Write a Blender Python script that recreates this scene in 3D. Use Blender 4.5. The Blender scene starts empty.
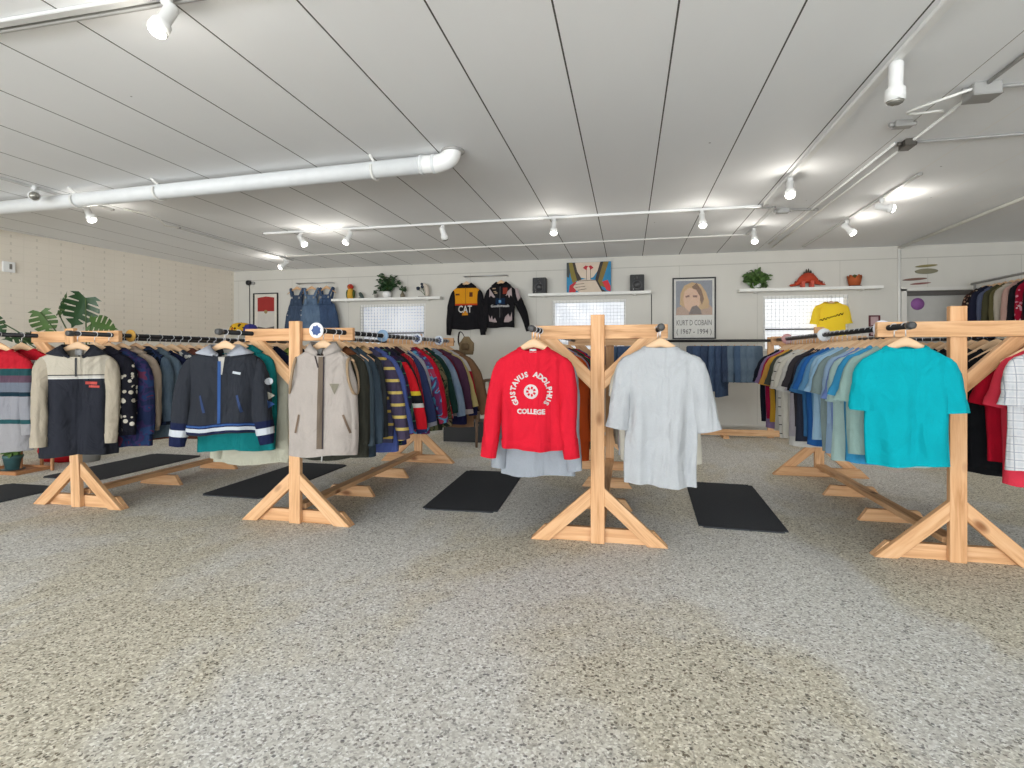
import bpy, bmesh, math, random
from mathutils import Vector, Matrix, noise
from mathutils.bvhtree import BVHTree

random.seed(7)
SC = bpy.context.scene
COL = SC.collection
PI = math.pi
F = 535.0
PSI = math.atan(116 / F)
CS, SN = math.cos(PSI), math.sin(PSI)
CH = 1.2            # camera height
HC = 2.88           # ceiling height
YW = 9.24           # back wall plane


# ------------------------------------------------------------ survey helpers
def ratio(px):
    xc = (px - 512) / F
    return (-SN + xc * CS), (CS + xc * SN)


def PY(px, py, Y):
    rx, ry = ratio(px)
    zc = Y / ry
    return Vector((rx * zc, Y, CH + (356 - py) / F * zc))


# ------------------------------------------------------------ colour / materials
def lin(c):
    out = []
    for v in c[:3]:
        v /= 255.0
        out.append(v / 12.92 if v <= .04045 else ((v + .055) / 1.055) ** 2.4)
    return (out[0], out[1], out[2], 1.0)


class MB:
    """small node-material builder"""

    def __init__(self, name, rough=.8, spec=.3):
        self.m = bpy.data.materials.new(name)
        self.m.use_nodes = True
        self.t = self.m.node_tree
        self.N = self.t.nodes
        self.b = self.N['Principled BSDF']
        self.b.inputs['Roughness'].default_value = rough
        self.b.inputs['Specular IOR Level'].default_value = spec

    def n(self, typ, **kw):
        nd = self.N.new(typ)
        for k, v in kw.items():
            setattr(nd, k, v)
        return nd

    def put(self, sock, v):
        if hasattr(v, 'is_output'):
            self.t.links.new(v, sock)
        elif isinstance(v, (tuple, list)) and len(v) == 3 and sock.type == 'RGBA':
            sock.default_value = lin(v)
        else:
            sock.default_value = v

    def math(self, op, a, b=None, c=None):
        nd = self.n('ShaderNodeMath', operation=op)
        self.put(nd.inputs[0], a)
        if b is not None:
            self.put(nd.inputs[1], b)
        if c is not None:
            self.put(nd.inputs[2], c)
        return nd.outputs[0]

    def mix(self, fac, a, b, mode='MIX'):
        nd = self.n('ShaderNodeMix', data_type='RGBA', blend_type=mode)
        self.put(nd.inputs[0], fac)
        self.put(nd.inputs[6], a)
        self.put(nd.inputs[7], b)
        return nd.outputs[2]

    def coord(self, scale=(1, 1, 1), loc=(0, 0, 0), rot=(0, 0, 0), kind='Object'):
        tc = self.n('ShaderNodeTexCoord')
        mp = self.n('ShaderNodeMapping')
        mp.inputs['Scale'].default_value = scale
        mp.inputs['Location'].default_value = loc
        mp.inputs['Rotation'].default_value = rot
        self.t.links.new(tc.outputs[kind], mp.inputs[0])
        return mp.outputs[0]

    def noise(self, vec, scale, detail=3, rough=.5, dist=0):
        nd = self.n('ShaderNodeTexNoise')
        self.t.links.new(vec, nd.inputs['Vector'])
        nd.inputs['Scale'].default_value = scale
        nd.inputs['Detail'].default_value = detail
        nd.inputs['Roughness'].default_value = rough
        nd.inputs['Distortion'].default_value = dist
        return nd.outputs[0]

    def voro(self, vec, scale, feature='F1', out='Distance'):
        nd = self.n('ShaderNodeTexVoronoi', feature=feature)
        self.t.links.new(vec, nd.inputs['Vector'])
        nd.inputs['Scale'].default_value = scale
        return nd.outputs[out]

    def ramp(self, fac, stops, const=False):
        nd = self.n('ShaderNodeValToRGB')
        cr = nd.color_ramp
        cr.interpolation = 'CONSTANT' if const else 'LINEAR'
        while len(cr.elements) < len(stops):
            cr.elements.new(.5)
        for e, (p, c) in zip(cr.elements, stops):
            e.position = p
            e.color = lin(c) if len(c) == 3 else c
        self.put(nd.inputs[0], fac)
        return nd.outputs[0]

    def sep(self, vec):
        nd = self.n('ShaderNodeSeparateXYZ')
        self.t.links.new(vec, nd.inputs[0])
        return nd.outputs

    def bump(self, h, strength=.2, dist=.01):
        nd = self.n('ShaderNodeBump')
        nd.inputs['Strength'].default_value = strength
        nd.inputs['Distance'].default_value = dist
        self.put(nd.inputs['Height'], h)
        self.t.links.new(nd.outputs[0], self.b.inputs['Normal'])

    def color(self, c):
        self.put(self.b.inputs['Base Color'], c)
        return self.m


def plain(name, c, rough=.6, spec=.4, metal=0, var=.06):
    b = MB(name, rough, spec)
    b.b.inputs['Metallic'].default_value = metal
    n = b.noise(b.coord(), 9, 3)
    d = tuple(max(0, v * (1 - var * 2)) for v in c)
    return b.color(b.mix(n, c, d))


FAB = {}


def damp(c):
    """undyed and pale cloth is never as bright as white paint"""
    if isinstance(c, tuple):
        if len(c) == 3 and all(isinstance(v, (int, float)) for v in c) and max(c) > 1:
            k = 1 - .06 * min(1, max(0, (min(c) - 110) / 90))
            return tuple(v * k for v in c)
        return tuple(damp(v) for v in c)
    return c


def fabric(spec):
    """spec: (kind, colour, ...) -> material"""
    if spec in FAB:
        return FAB[spec]
    key = spec
    spec = damp(spec)
    k = spec[0]
    b = MB('cloth_' + k, .92, .12)
    o = b.coord()
    weave = b.noise(o, 260, 2)
    soft = b.noise(o, 7, 3)
    if k == 's':                      # plain cloth
        c = spec[1]
        col = b.mix(soft, c, tuple(v * .9 for v in c))
    elif k == 'd':                    # denim: two washes
        w = b.noise(o, 5, 4, .6)
        g = b.noise(b.coord((1, 1, .12)), 160, 2)
        col = b.mix(b.ramp(w, [(.35, (0, 0, 0)), (.65, (255, 255, 255))]), spec[1], spec[2])
        col = b.mix(b.math('MULTIPLY', g, .25), col, (150, 165, 185))
    elif k == 'p':                    # plaid: ground, broad band, fine line
        s = b.sep(b.coord((1, 1, 1)))
        q = spec[4] if len(spec) > 4 else 9.0
        fx = b.math('FRACT', b.math('MULTIPLY', s[0], q))
        fz = b.math('FRACT', b.math('MULTIPLY', s[2], q))
        bx = b.math('LESS_THAN', fx, .45)
        bz = b.math('LESS_THAN', fz, .45)
        col = b.mix(b.math('MULTIPLY', b.math('ADD', bx, bz), .5), spec[1], spec[2])
        lx = b.math('LESS_THAN', b.math('ABSOLUTE', b.math('SUBTRACT', fx, .72)), .05)
        lz = b.math('LESS_THAN', b.math('ABSOLUTE', b.math('SUBTRACT', fz, .72)), .05)
        col = b.mix(b.math('MAXIMUM', lx, lz), col, spec[3])
    elif k == 'c':                    # camouflage / blotches, three or four colours
        w = b.noise(o, 11, 2, .4, .8)
        cs = spec[1:]
        lo, hi = .36, .62
        col = b.ramp(w, [(0 if i == 0 else lo + (hi - lo) * i / (len(cs) - 1) * .9, c) for i, c in enumerate(cs)], True)
    elif k == 'h':                    # horizontal bands by height: ((z, colour), ...) from the top down
        z = b.sep(o)[2]
        f = b.math('MULTIPLY', z, -1.0)
        st = [(max(0, p), c) for p, c in spec[1:]]
        st[0] = (0, st[0][1])
        col = b.ramp(f, st, True)
    elif k == 'r':                    # repeating stripes
        z = b.sep(o)[2]
        f = b.math('FRACT', b.math('MULTIPLY', z, spec[3]))
        col = b.mix(b.math('LESS_THAN', f, spec[4]), spec[1], spec[2])
    elif k == 'f':                    # floral / scattered print: ground, print colours
        v = b.voro(o, spec[4], 'F1', 'Color')
        s = b.n('ShaderNodeSeparateColor')
        b.t.links.new(v, s.inputs[0])
        dist = b.voro(o, spec[4])
        inn = b.math('LESS_THAN', dist, .42)
        has = b.math('GREATER_THAN', s.outputs[0], .35)
        pc = b.mix(b.math('GREATER_THAN', s.outputs[1], .5), spec[2], spec[3])
        col = b.mix(b.math('MULTIPLY', inn, has), spec[1], pc)
    elif k == 'k':                    # patterned knit: zig-zag bands
        s = b.sep(o)
        zz = b.math('ADD', b.math('MULTIPLY', s[2], -7.0), b.math('MULTIPLY', b.math('PINGPONG', b.math('MULTIPLY', s[0], 14.0), .5), .5))
        f = b.math('FRACT', zz)
        cs = spec[1:]
        col = b.ramp(f, [(i / len(cs), c) for i, c in enumerate(cs)], True)
    elif k == 'w':                    # corduroy
        s = b.sep(o)
        f = b.math('FRACT', b.math('MULTIPLY', s[0], 70))
        c = spec[1]
        col = b.mix(b.math('LESS_THAN', f, .35), c, tuple(v * .72 for v in c))
    else:
        raise ValueError(k)
    col = b.mix(1.0, col, (236, 236, 236), 'MULTIPLY')
    col = b.mix(b.math('MULTIPLY', weave, .2), col, (20, 20, 22))
    fold = b.noise(b.coord((1, 1, .2)), 9, 2, .45, .5)
    crease = b.noise(b.coord((1, 1, .7), (3, 1, 2)), 6, 3, .5, 1.2)
    h = b.math('ADD', b.math('ADD', fold, b.math('MULTIPLY', crease, .6)), b.math('MULTIPLY', weave, .015))
    b.bump(h, .6, .075)
    FAB[key] = b.color(col)
    return FAB[key]


def S(r, g, b_):
    return ('s', (r, g, b_))


def mk_wood():
    b = MB('pine', .62, .3)
    tc = b.n('ShaderNodeTexCoord')
    oi = b.n('ShaderNodeObjectInfo')
    add = b.n('ShaderNodeVectorMath', operation='ADD')
    sc = b.n('ShaderNodeVectorMath', operation='SCALE')
    cmb = b.n('ShaderNodeCombineXYZ')
    for i in range(3):
        b.t.links.new(oi.outputs['Random'], cmb.inputs[i])
    b.t.links.new(cmb.outputs[0], sc.inputs[0])
    sc.inputs['Scale'].default_value = 7.3
    b.t.links.new(tc.outputs['Object'], add.inputs[0])
    b.t.links.new(sc.outputs[0], add.inputs[1])
    mp = b.n('ShaderNodeMapping')
    mp.inputs['Scale'].default_value = (1.3, 20, 20)
    b.t.links.new(add.outputs[0], mp.inputs[0])
    g = b.noise(mp.outputs[0], 1.5, 5, .6, 1.0)
    col = b.ramp(g, [(.25, (168, 122, 80)), (.5, (208, 164, 121)), (.75, (222, 184, 145))])
    mp2 = b.n('ShaderNodeMapping')
    mp2.inputs['Scale'].default_value = (2.6, 5.5, 5.5)
    b.t.links.new(add.outputs[0], mp2.inputs[0])
    kn = b.voro(mp2.outputs[0], 1.0)
    kf = b.ramp(kn, [(.0, (255, 255, 255)), (.07, (235, 235, 235)), (.16, (0, 0, 0))])
    col = b.mix(kf, col, (112, 66, 38))
    tone = b.math('MULTIPLY', oi.outputs['Random'], .22)
    col = b.mix(tone, col, (190, 128, 74))
    b.bump(g, .12, .004)
    return b.color(col)


WOOD = mk_wood()
WOODX = WOOD
HWOOD = plain('hanger_wood', (226, 188, 148), .5, .4)
HWOOD2 = plain('pale_hanger_wood', (214, 172, 130), .5, .4)
STEEL = plain('hook_steel', (190, 190, 192), .3, .5, .9, .02)
BLACKPIPE = plain('black_steel_pipe', (38, 38, 40), .45, .5, .4)
WHITE = plain('white_paint', (232, 231, 226), .6, .3, 0, .03)
GLOSSW = plain('white_enamel', (236, 236, 234), .35, .5, 0, .02)
PIPEW = plain('white_pipe_paint', (226, 228, 228), .45, .4, 0, .03)
TRIMG = plain('trim_paint', (214, 211, 204), .6, .3, 0, .03)
GREYM = plain('galvanised_steel', (176, 175, 172), .45, .5, .25)
BLACK = plain('black_plastic', (26, 26, 27), .5, .4)
BLKMAT = plain('dark_cap', (70, 70, 70), .5, .4)
LEAF = plain('leaf_green', (92, 128, 62), .45, .5, 0, .25)
LEAFD = plain('dark_leaf_green', (46, 82, 44), .4, .5, 0, .2)
LEAFL = plain('light_leaf_green', (92, 128, 52), .45, .4, 0, .2)
STEM = plain('stem_green', (62, 84, 40), .6)
TERRA = plain('terracotta', (178, 92, 52), .75, .2)


# ------------------------------------------------------------ mesh helpers
def bm_mesh(bm, name, smooth=True):
    bmesh.ops.recalc_face_normals(bm, faces=bm.faces)
    me = bpy.data.meshes.new(name)
    bm.to_mesh(me)
    bm.free()
    for p in me.polygons:
        p.use_smooth = smooth
    return me


NOSM = set()


def not_flat(bm):
    k = id(bm)
    if k in NOSM:
        NOSM.discard(k)
        return False
    return True


def obj(name, data, m=None, parent=None, loc=None, rot=None):
    if isinstance(data, bmesh.types.BMesh):
        data = bm_mesh(data, name, not_flat(data))
    o = bpy.data.objects.new(name, data)
    COL.objects.link(o)
    if m is not None:
        if not data.materials:
            data.materials.append(None)
        o.material_slots[0].link = 'OBJECT'
        o.material_slots[0].material = m
    if parent is not None:
        o.parent = parent
    if loc is not None:
        o.location = loc
    if rot is not None:
        o.rotation_euler = rot
    return o


def tag(o, label=None, cat=None, group=None, kind=None):
    if label:
        o['label'] = label
    if cat:
        o['category'] = cat
    if group:
        o['group'] = group
    if kind:
        o['kind'] = kind
    return o


def empty(name, loc, label, cat, group=None, rz=0):
    e = bpy.data.objects.new(name, None)
    e.empty_display_size = .1
    COL.objects.link(e)
    e.location = loc
    e.rotation_euler = (0, 0, rz)
    return tag(e, label, cat, group)


def flat(o):
    for p in o.data.polygons:
        p.use_smooth = False
    return o


def box(bm, x0, x1, y0, y1, z0, z1, bev=0):
    r = bmesh.ops.create_cube(bm, size=1)
    vs = r['verts']
    bmesh.ops.scale(bm, vec=(x1 - x0, y1 - y0, z1 - z0), verts=vs)
    bmesh.ops.translate(bm, vec=((x0 + x1) / 2, (y0 + y1) / 2, (z0 + z1) / 2), verts=vs)
    if bev:
        es = list({e for v in vs for e in v.link_edges})
        bmesh.ops.bevel(bm, geom=es, offset=bev, segments=2, affect='EDGES')
    return bm


def boxbm(*a, **k):
    return box(bmesh.new(), *a, **k)


def loft(bm, rings, close=True, cap0=False, cap1=False):
    rows = [[bm.verts.new(p) for p in r] for r in rings]
    n = len(rows[0])
    for a, b in zip(rows, rows[1:]):
        for i in range(n if close else n - 1):
            j = (i + 1) % n
            bm.faces.new((a[i], a[j], b[j], b[i]))
    if cap0:
        bm.faces.new(rows[0])
    if cap1:
        bm.faces.new(rows[-1])
    return bm


def crom(pts, k):
    """Catmull-Rom resample of tuples, k steps per span"""
    P = [pts[0]] + list(pts) + [pts[-1]]
    out = []
    for i in range(1, len(P) - 2):
        for s in range(k):
            t = s / k
            out.append(tuple(.5 * ((2 * b) + (c - a) * t + (2 * a - 5 * b + 4 * c - d) * t * t + (3 * b - a - 3 * c + d) * t ** 3)
                             for a, b, c, d in zip(P[i - 1], P[i], P[i + 1], P[i + 2])))
    out.append(tuple(pts[-1]))
    return out


def tube(bm, pts, rad, seg=10, cap=True, squash=1.0, k=1):
    """tube along 3-D points; rad number or list"""
    n = len(pts)
    rs = rad if isinstance(rad, (list, tuple)) else [rad] * n
    if k > 1:
        q = crom([tuple(p) + (r,) for p, r in zip(pts, rs)], k)
        pts = [Vector(p[:3]) for p in q]
        rs = [p[3] for p in q]
    pts = [Vector(p) for p in pts]
    n = len(pts)
    rings = []
    ref = None
    for i, p in enumerate(pts):
        t = (pts[min(i + 1, n - 1)] - pts[max(i - 1, 0)]).normalized()
        if ref is None:
            ref = Vector((0, 0, 1)) if abs(t.z) < .9 else Vector((0, 1, 0))
        u = (ref - t * ref.dot(t)).normalized()
        ref = u
        v = t.cross(u)
        rings.append([p + (u * math.cos(a) * squash + v * math.sin(a)) * rs[i] for a in [2 * PI * j / seg for j in range(seg)]])
    return loft(bm, rings, True, cap, cap)


def tubebm(*a, **k):
    return tube(bmesh.new(), *a, **k)


def lathe(bm, prof, seg=20, origin=(0, 0, 0)):
    o = Vector(origin)
    rings = [[o + Vector((r * math.cos(a), r * math.sin(a), z)) for a in [2 * PI * j / seg for j in range(seg)]] for r, z in prof]
    return loft(bm, rings, True, True, True)


def lathebm(*a, **k):
    return lathe(bmesh.new(), *a, **k)


def ball(bm, c, r, sc=(1, 1, 1), sub=2):
    q = bmesh.ops.create_icosphere(bm, subdivisions=sub, radius=r)
    bmesh.ops.scale(bm, vec=sc, verts=q['verts'])
    bmesh.ops.translate(bm, vec=c, verts=q['verts'])
    return bm


def poly(bm, pts):
    return bm.faces.new([bm.verts.new(p) for p in pts])


def slab(pts, y0, y1):
    """extrude an outline in x,z between two depths"""
    bm = bmesh.new()
    a = [bm.verts.new((x, y0, z)) for x, z in pts]
    b = [bm.verts.new((x, y1, z)) for x, z in pts]
    bm.faces.new(a)
    bm.faces.new(b)
    n = len(pts)
    for i in range(n):
        bm.faces.new((a[i], a[(i + 1) % n], b[(i + 1) % n], b[i]))
    NOSM.add(id(bm))
    return bm


class FlatBM:
    pass


def board(name, p0, p1, w, t, parent, up=(0, -1, 0), cut0=0, cut1=0, bev=.003, m=None, label=None):
    """timber from p0 to p1; local x along, local y = thickness along `up`, local z = width; cut = end slope"""
    p0, p1 = Vector(p0), Vector(p1)
    L = (p1 - p0).length
    x = (p1 - p0).normalized()
    y = Vector(up)
    y = (y - x * y.dot(x)).normalized()
    z = x.cross(y)
    bm = bmesh.new()
    box(bm, -L / 2, L / 2, -t / 2, t / 2, -w / 2, w / 2)
    for v in bm.verts:
        v.co.x += v.co.z * (cut0 if v.co.x < 0 else cut1)
    bmesh.ops.bevel(bm, geom=list(bm.edges), offset=bev, segments=1, affect='EDGES')
    NOSM.add(id(bm))
    o = obj(name, bm, m or WOOD, parent)
    M = Matrix((x, y, z)).transposed().to_4x4()
    M.translation = (p0 + p1) / 2
    o.matrix_local = M
    if label:
        o['label'] = label
    return o


# ------------------------------------------------------------ camera
cam = bpy.data.cameras.new('camera')
cam.sensor_width = 36
cam.lens = F / 1024 * 36
cam.shift_y = -28 / 1024
cam.clip_start = .05
co = bpy.data.objects.new('camera', cam)
co.location = (0, 0, CH)
co.rotation_euler = (PI / 2, 0, PSI)
COL.objects.link(co)
SC.camera = co
SC.view_settings.view_transform = 'Standard'
SC.view_settings.look = 'None'
SC.view_settings.gamma = 1
SC.view_settings.use_curve_mapping = False
SC.view_settings.exposure = -0.17
SC.cycles.use_denoising = True
SC.cycles.max_bounces = 8
SC.cycles.diffuse_bounces = 5
SC.cycles.sample_clamp_indirect = 6.0


# ------------------------------------------------------------ room materials
def mk_floor():
    b = MB('terrazzo', .5, .16)
    o = b.coord()
    wn = b.n('ShaderNodeTexNoise')
    b.t.links.new(o, wn.inputs['Vector'])
    wn.inputs['Scale'].default_value = 60
    wn.inputs['Detail'].default_value = 2
    wv = b.n('ShaderNodeVectorMath', operation='MULTIPLY_ADD')
    b.t.links.new(wn.outputs['Color'], wv.inputs[0])
    wv.inputs[1].default_value = (.012, .012, .012)
    b.t.links.new(o, wv.inputs[2])

    def cells(scale):
        v = b.n('ShaderNodeTexVoronoi')
        b.t.links.new(wv.outputs[0], v.inputs['Vector'])
        v.inputs['Scale'].default_value = scale
        q = b.n('ShaderNodeSeparateColor')
        b.t.links.new(v.outputs['Color'], q.inputs[0])
        return v.outputs['Distance'], q.outputs
    d1, c1 = cells(135)
    d2, c2 = cells(88)
    small = b.ramp(c1[0], [(0, (136, 132, 124)), (.07, (166, 162, 153)), (.2, (182, 178, 168)), (.4, (198, 195, 185)), (.62, (208, 205, 196)), (.8, (219, 217, 209)), (.93, (234, 233, 228))], True)
    col = small
    dark = b.math('MULTIPLY', b.math('LESS_THAN', c2[0], .085), b.math('LESS_THAN', d2, .55))
    dk = b.mix(c2[1], (58, 56, 52), (112, 100, 84))
    col = b.mix(b.math('MULTIPLY', dark, .85), col, dk)
    pale = b.math('MULTIPLY', b.math('GREATER_THAN', c2[0], .93), b.math('LESS_THAN', d2, .5))
    col = b.mix(b.math('MULTIPLY', pale, .7), col, (236, 235, 230))
    # broad cool and warm areas of wear, brown stains
    big = b.noise(b.coord((1, .6, 1), (3.4, 1, 0)), .8, 5, .6, .4)
    f = b.ramp(big, [(.44, (0, 0, 0)), (.54, (255, 255, 255))])
    col = b.mix(f, b.mix(1.0, col, (249, 245, 235), 'MULTIPLY'), b.mix(.14, col, (210, 214, 224)))
    st = b.noise(b.coord((1, 1, 1), (7, 2, 0)), 1.5, 5, .65)
    col = b.mix(b.ramp(st, [(.52, (0, 0, 0)), (.75, (60, 60, 60))]), col, (172, 146, 108))
    # control joints
    xs = b.sep(o)[0]
    fr = b.math('FRACT', b.math('ADD', b.math('DIVIDE', xs, 1.168), .834 + .5))
    j = b.math('LESS_THAN', b.math('ABSOLUTE', b.math('SUBTRACT', fr, .5)), .0022)
    brk = b.ramp(b.noise(o, 3.5, 3), [(.42, (40, 40, 40)), (.6, (150, 150, 150))])
    col = b.mix(b.math('MULTIPLY', j, brk), col, (96, 92, 86))
    rg = b.math('ADD', b.math('MULTIPLY', b.noise(o, 3, 3), .25), .45)
    b.put(b.b.inputs['Roughness'], rg)
    return b.color(col)


def mk_ceiling():
    b = MB('ceiling_panels', .7, .25)
    o = b.coord()
    xs = b.sep(o)[0]
    u = b.math('ADD', b.math('DIVIDE', xs, .588), .351 / .588 + .5)
    d = b.math('ABSOLUTE', b.math('SUBTRACT', b.math('FRACT', u), .5))
    line = b.math('LESS_THAN', d, .0085)
    base = b.mix(b.noise(b.coord((.6, .25, 1)), 2.2, 4, .6), (240, 241, 242), (232, 233, 234))
    right = b.math('GREATER_THAN', xs, 2.0)
    lc = b.mix(right, (84, 82, 78), (236, 234, 230))
    col = b.mix(line, base, lc)
    sp = b.voro(o, 2.1)
    col = b.mix(b.math('LESS_THAN', sp, .018), col, (150, 148, 144))
    b.bump(b.math('SUBTRACT', 1.0, line), .4, .006)
    return b.color(col)


def mk_backwall():
    b = MB('painted_boards', .65, .25)
    o = b.coord()
    s = b.sep(o)
    z = s[2]
    l1 = b.math('LESS_THAN', b.math('ABSOLUTE', b.math('SUBTRACT', z, 2.69)), .006)
    f = b.math('FRACT', b.math('ADD', b.math('DIVIDE', s[0], 1.2), .31))
    l2 = b.math('MULTIPLY', b.math('LESS_THAN', f, .005), b.math('LESS_THAN', z, 2.69))
    lines = b.math('MAXIMUM', l1, l2)
    base = b.mix(b.noise(b.coord((1, 1, .3)), 2.5, 4), (206, 203, 195), (195, 192, 184))
    col = b.mix(b.math('MULTIPLY', lines, .5), base, (140, 136, 128))
    b.bump(b.math('ADD', b.math('SUBTRACT', 1.0, lines), b.math('MULTIPLY', b.noise(o, 20, 3), .1)), .3, .004)
    return b.color(col)


def mk_block():
    b = MB('painted_block', .75, .2)
    o = b.coord()
    s = b.sep(o)
    cmb = b.n('ShaderNodeCombineXYZ')
    b.t.links.new(s[0], cmb.inputs[0])
    b.t.links.new(s[2], cmb.inputs[1])
    br = b.n('ShaderNodeTexBrick', offset=0.0)
    b.t.links.new(cmb.outputs[0], br.inputs['Vector'])
    br.inputs['Scale'].default_value = 1
    br.inputs['Brick Width'].default_value = .3
    br.inputs['Row Height'].default_value = .1
    br.inputs['Mortar Size'].default_value = .005
    br.inputs['Mortar Smooth'].default_value = .4
    fx = b.math('FRACT', b.math('DIVIDE', s[0], .3))
    vcol = b.math('LESS_THAN', b.math('ABSOLUTE', b.math('SUBTRACT', fx, .5)), .035)
    fz = b.math('FRACT', b.math('DIVIDE', s[2], .1))
    dash = b.math('LESS_THAN', fz, .38)
    rnd = b.math('GREATER_THAN', b.noise(o, 6, 2), .42)
    dots = b.math('MULTIPLY', b.math('MULTIPLY', vcol, dash), rnd)
    base = b.mix(b.noise(o, 1.6, 4), (230, 222, 209), (218, 209, 195))
    col = b.mix(b.math('MULTIPLY', br.outputs['Fac'], .07), base, (150, 142, 128))
    col = b.mix(b.math('MULTIPLY', dots, .27), col, (140, 132, 118))
    b.bump(b.math('SUBTRACT', 1.0, b.math('ADD', dots, b.math('MULTIPLY', br.outputs['Fac'], .5))), .35, .006)
    return b.color(col)


M_FLOOR, M_CEIL, M_BACK, M_BLOCK = mk_floor(), mk_ceiling(), mk_backwall(), mk_block()


def struct(name, bm, m, parent=None, **k):
    o = obj(name, bm, m, parent, **k)
    flat(o)
    if parent is None:
        o['kind'] = 'structure'
    return o


XL0, XR, YF = -10.2, 6.0, -7.0
struct('floor', boxbm(XL0, XR + .2, YF, YW + .3, -.12, 0), M_FLOOR)
struct('ceiling', boxbm(XL0, XR + .2, YF, YW + .3, HC, HC + .15), M_CEIL)

# back wall with three window openings and a doorway
WZ0, WZ1 = 1.28, 2.165
wins = [(PY(360, 300, YW).x, PY(425.5, 300, YW).x), (PY(552.5, 300, YW).x, PY(626, 300, YW).x), (PY(763, 300, YW).x, PY(848.5, 300, YW).x)]
DX0, DX1, DZ = PY(904, 300, YW).x, PY(904, 300, YW).x + 1.15, 2.19
bm = bmesh.new()
edges = [-8.2]
for a, b_ in wins:
    edges += [a, b_]
edges += [DX0, DX1, XR + .2]
for i in range(0, len(edges), 2):
    box(bm, edges[i], edges[i + 1], YW, YW + .16, 0, HC)
for a, b_ in wins:
    box(bm, a, b_, YW, YW + .16, 0, WZ0)
    box(bm, a, b_, YW, YW + .16, WZ1, HC)
box(bm, DX0, DX1, YW, YW + .16, DZ, HC)
struct('wall_back', bm, M_BACK)

# left wall, not quite square to the room
lw = Vector((-7.66, YW + .1, 0)) - Vector((-8.15, 5.5, 0))
ang = math.atan2(lw.y, lw.x)
wl = struct('wall_left', boxbm(-17.5, .3, 0, .2, 0, HC), M_BLOCK)
wl.location = (-7.66, YW + .1, 0)
wl.rotation_euler = (0, 0, ang)
struct('wall_right', boxbm(XR, XR + .2, YF, YW + .3, 0, HC), M_BACK)
# street front behind the camera: piers, sill and header round the shop windows
bm = bmesh.new()
for a, b_ in ((XL0, -9.4), (-5.2, -4.9), (-.9, -.6), (3.0, 3.3), (5.8, 6.2)):
    box(bm, a, b_, YF - .2, YF, 0, HC)
box(bm, XL0, 6.2, YF - .2, YF, 0, .35)
box(bm, XL0, 6.2, YF - .2, YF, 2.7, HC)
struct('wall_front', bm, M_BACK)


def mk_pane(name, c0, c1, e):
    b = MB(name, .4, .3)
    n = b.noise(b.coord((1, 1, .6)), 5, 4, .6)
    col = b.mix(b.ramp(n, [(.35, (0, 0, 0)), (.65, (255, 255, 255))]), c0, c1)
    s = b.sep(b.coord())
    f = b.math('FRACT', b.math('MULTIPLY', s[2], 18))
    col = b.mix(b.math('MULTIPLY', b.math('LESS_THAN', f, .12), .12), col, (120, 122, 128))
    b.put(b.b.inputs['Base Color'], (225, 228, 232))
    b.put(b.b.inputs['Emission Color'], col)
    b.b.inputs['Emission Strength'].default_value = e
    return b.m


WIREM = plain('grid_wire', (160, 160, 162), .5, .4)
WIREW = plain('white_grid_wire', (186, 186, 186), .5, .4)
pane_cols = [((176, 180, 190), (214, 216, 222), .62), ((206, 212, 222), (250, 250, 250), .8), ((228, 230, 232), (252, 252, 252), .85)]
for i, (a, b_) in enumerate(wins):
    bm = bmesh.new()
    t = .035
    box(bm, a, a + t, YW + .012, YW + .12, WZ0 + .035, WZ1 - .04)
    box(bm, b_ - t, b_, YW + .012, YW + .12, WZ0 + .035, WZ1 - .04)
    box(bm, a, b_, YW + .012, YW + .12, WZ1 - .04, WZ1)
    box(bm, a, b_, YW - .03, YW + .12, WZ0, WZ0 + .035)
    wf = struct('window_%d' % (i + 1), bm, WHITE)
    flat(obj('sash_rail', boxbm(a + t, b_ - t, YW + .06, YW + .084, 1.615, 1.64), BLKMAT, wf))
    p = obj('pane', boxbm(a + t, b_ - t, YW + .085, YW + .095, WZ0 + .035, WZ1 - .05), mk_pane('lit_window_pane', *pane_cols[i]), wf)
    g = bmesh.new()
    x = a + .012
    while x < b_:
        box(g, x - .002, x + .002, YW - .009, YW - .005, WZ0 + .02, WZ1 - .01)
        x += .0575
    z = WZ0 + .03
    while z < WZ1:
        box(g, a + .005, b_ - .005, YW - .005, YW - .001, z - .002, z + .002)
        z += .0575
    flat(obj('wire_grid', g, WIREM if i == 0 else WIREW, wf))
    # sill-height wooden ledge below
    bm = bmesh.new()

# doorway: jambs, leaf
DOORG = plain('door_grey', (186, 184, 178), .55, .35, 0, .03)
bm = bmesh.new()
box(bm, DX0 - .045, DX0 + .03, YW - .02, YW + .1, 0, DZ + .03)
box(bm, DX1 - .03, DX1 + .045, YW - .02, YW + .1, 0, DZ + .03)
box(bm, DX0 - .045, DX1 + .045, YW - .02, YW + .1, DZ - .0, DZ + .05)
dr = struct('door_1', bm, TRIMG)
flat(obj('door_leaf', boxbm(DX0 + .03, DX1 - .03, YW + .1, YW + .145, 0.01, DZ - .07), DOORG, dr))
flat(obj('door_gap_shade', boxbm(DX0 + .03, DX1 - .03, YW + .05, YW + .15, DZ - .07, DZ), plain('gap_shade', (92, 88, 84), .5), dr))  # dark bar painted as the shaded gap above the door leaf
PURP = plain('purple_vinyl', (150, 96, 158), .6, .2)
dd = PY(917.5, 304, YW + .1)
bm = bmesh.new()
lathe(bm, [(.001, 0), (.092, 0), (.092, .004), (.001, .004)], 32)
o = obj('round_sticker', bm, PURP, loc=(dd.x, YW + .099, dd.z), rot=(PI / 2, 0, 0))
tag(o, 'purple round sticker on the grey door at right of back wall', 'sticker')
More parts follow.
